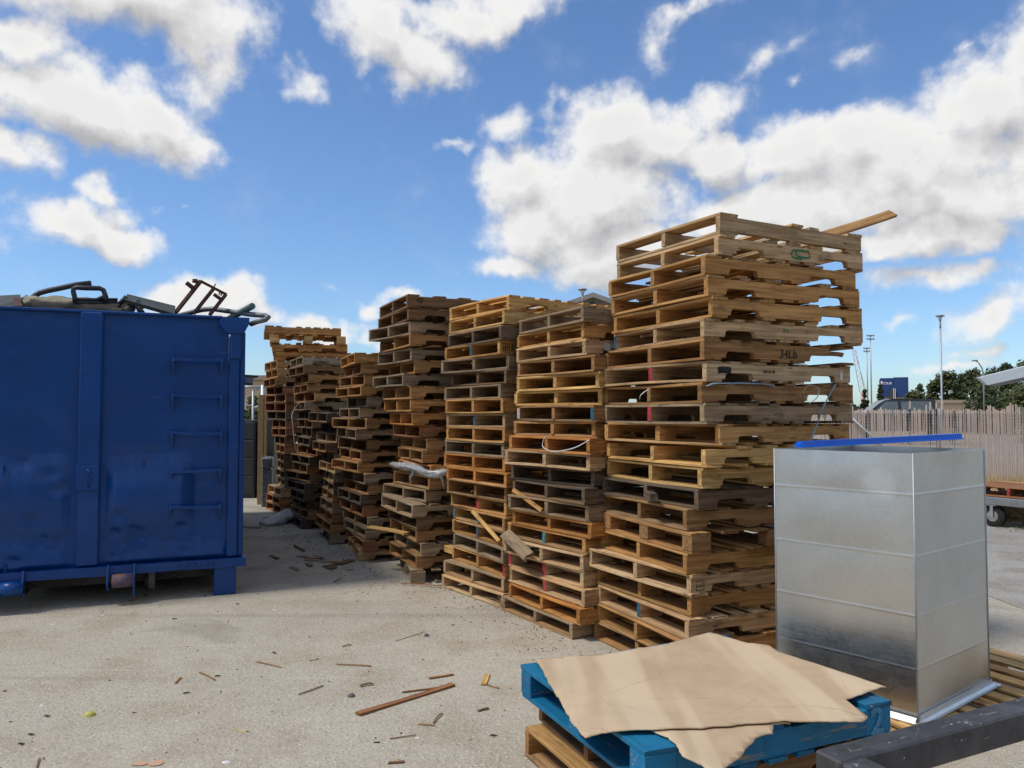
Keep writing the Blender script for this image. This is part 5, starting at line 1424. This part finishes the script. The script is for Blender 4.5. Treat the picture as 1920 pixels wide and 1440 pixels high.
for (x, y, lb) in ((525, 32, 'black rubber scrap near the dumpster roller'), (738, 32, 'black scrap right of the dumpster leg'), (855, 62, 'black scrap between dumpster and stacks'), (627, 116, 'black scrap below the dumpster leg'), (986, 238, 'black scrap in the middle yard'),
                   (671, 383, 'hooked black scrap left of centre'), (168, 466, 'black scrap left of the yellow peel'), (110, 532, 'flat black scrap below the yellow peel'), (75, 566, 'twisted black scrap in the lower left'), (783, 322, 'black scrap beside the crossing slivers'), (1775, 536, 'dark pebble left of the low pallets')):
    q = gr(x / 1.92, 1100 + y / 1.92, .006); mb = MB()
    mb.tube([(-.018, 0, 0), (-.007, .006, .001), (.007, -.003, .003), (.020, .005, .0)], [.002, .0045, .004, .002], 6)
    tag(mb.build('rubber_scrap', 'black_scrap', None, q, (0, 0, R.uniform(-.6, .6))), lb, 'scrap')
# leafy debris pile near the fifth stack
def c4(x, y): return 440 + x / 4.571, 820 + y / 4.571
PL = [((600, 1050), (900, 1075), .02), ((640, 1030), (560, 1015), .012), ((760, 1105), (890, 1085), .05), ((880, 1085), (1010, 1045), .10), ((620, 1075), (660, 1100), .05), ((800, 1120), (865, 1105), .09), ((510, 925), (600, 970), .03),
      ((530, 1015), (760, 1050), .012), ((700, 1015), (755, 1035), .05), ((310, 1010), (380, 1035), .04), ((845, 1240), (915, 1210), .014), ((1430, 1250), (1780, 1275), .012), ((1520, 1240), (1700, 1255), .01), ((480, 1110), (550, 1135), .02), ((60, 765), (230, 772), .05), ((240, 690), (330, 680), .03), ((960, 1135), (1020, 1125), .02)]
PN = ['longest flat strip of the bark pile', 'curled thin strip left of the bark pile', 'reddish brown strip in front of the bark pile', 'broad brown plate at the right of the bark pile', 'dark lump left in the bark pile', 'tan scrap in front of the bark pile', 'grey brown leaf strip behind the bark pile',
      'long thin strip behind the bark pile', 'dark curled flake behind the bark pile', 'leaf shaped brown flake alone in the gap', 'single stick lying in front of the fifth stack', 'long straw strip by the third stack foot', 'second straw strip by the fourth stack foot', 'small brown flake left of the bark pile', 'dark strip by the white plastic sheet', 'brown strip behind the white plastic sheet', 'tiny stick right of the bark pile']
for ((a, b, w), lb) in zip(PL, PN):
    q0, q1 = gr(*c4(*a), .014), gr(*c4(*b), .018)
    loose_board(q0, q1, w, .008, R.choice([C_BROWN, C_DKBR, C_RED, C_GREY]), lb, 'bark strip', cut=.04, name='bark_strip')
# small litter nobody could count
mb = MB(); rr = random.Random(9)
vrow = Vector((-.51, .86, 0))
for i in range(760):
    if i < 620:
        s = rr.uniform(-.3, 8); base = Vector((1.055, 4.686, 0)) + vrow * s; q = base - Vector((.86, .51, 0)) * abs(rr.gauss(0, .33)) - Vector((.86, .51, 0)) * (.02 if s < 3.4 else .3)
    else:
        q = Vector((rr.uniform(-3.2, 1.2), rr.uniform(2.4, 7.5), 0))
    l = rr.uniform(.004, .017) * (1 if rr.random() < .12 else .45); w = rr.uniform(.0012, .0035); a = rr.uniform(0, pi)
    c = jit(rr.choice([C_BROWN, C_RED, C_DKBR, C_PALE, C_DARK]), .2)
    mb.box((-l, -w, 0), (l, w, .004), c, M=Matrix.Translation((q.x, q.y, .0015)) @ Matrix.Rotation(a, 4, 'Z') @ Matrix.Rotation(rr.uniform(-.15, .15), 4, 'Y'), wof=(rr.uniform(0, 50), 0, 0))
tag(mb.build('wood_litter', 'pallet_wood'), 'fine wood chips and bark crumbs scattered over the yard', 'litter', kind='stuff')
# straw tufts at stack corners
for (px, py, lb) in ((945, 1140, 'straw wisps at the foot between the second and third stacks'), (765, 1075, 'dry straw wisps on the block pallet foot of the fourth stack'), (834, 1085, 'few straw wisps at the left foot of third stack')):
    q = gr(px, py); mb = MB()
    for i in range(16):
        a = rr.uniform(0, 6.3); l = rr.uniform(.06, .16); 
        mb.tube([q + Vector((rr.gauss(0, .03), rr.gauss(0, .03), 0)), q + Vector((cos(a) * l * .4 - .03, sin(a) * l * .4 - .03, l * .6)), q + Vector((cos(a) * l - .05, sin(a) * l - .03, l * rr.uniform(.1, .9)))], .0016, 3, color=(.42, .32, .17))
    tag(mb.build('straw_tuft', 'leaves'), lb, 'straw')
# faded orange paint marks
for (px, py, w, h_) in ((262, 1433, .035, .02), (292, 1432, .035, .03)):
    q = gr(px, py); mb = MB(); n = 16
    mb.add([(w * cos(2 * pi * i / n) * (1 + .3 * mn.noise(Vector((i, px, 0)))), h_ * sin(2 * pi * i / n), 0) for i in range(n)], [tuple(range(n))])
    o = mb.build('paint_mark', 'orange_paint', None, (q.x, q.y, .004)); tag(o, 'faded orange paint dab on the concrete, %s of the pair' % ('left' if px < 280 else 'right'), 'paint mark', kind='structure')
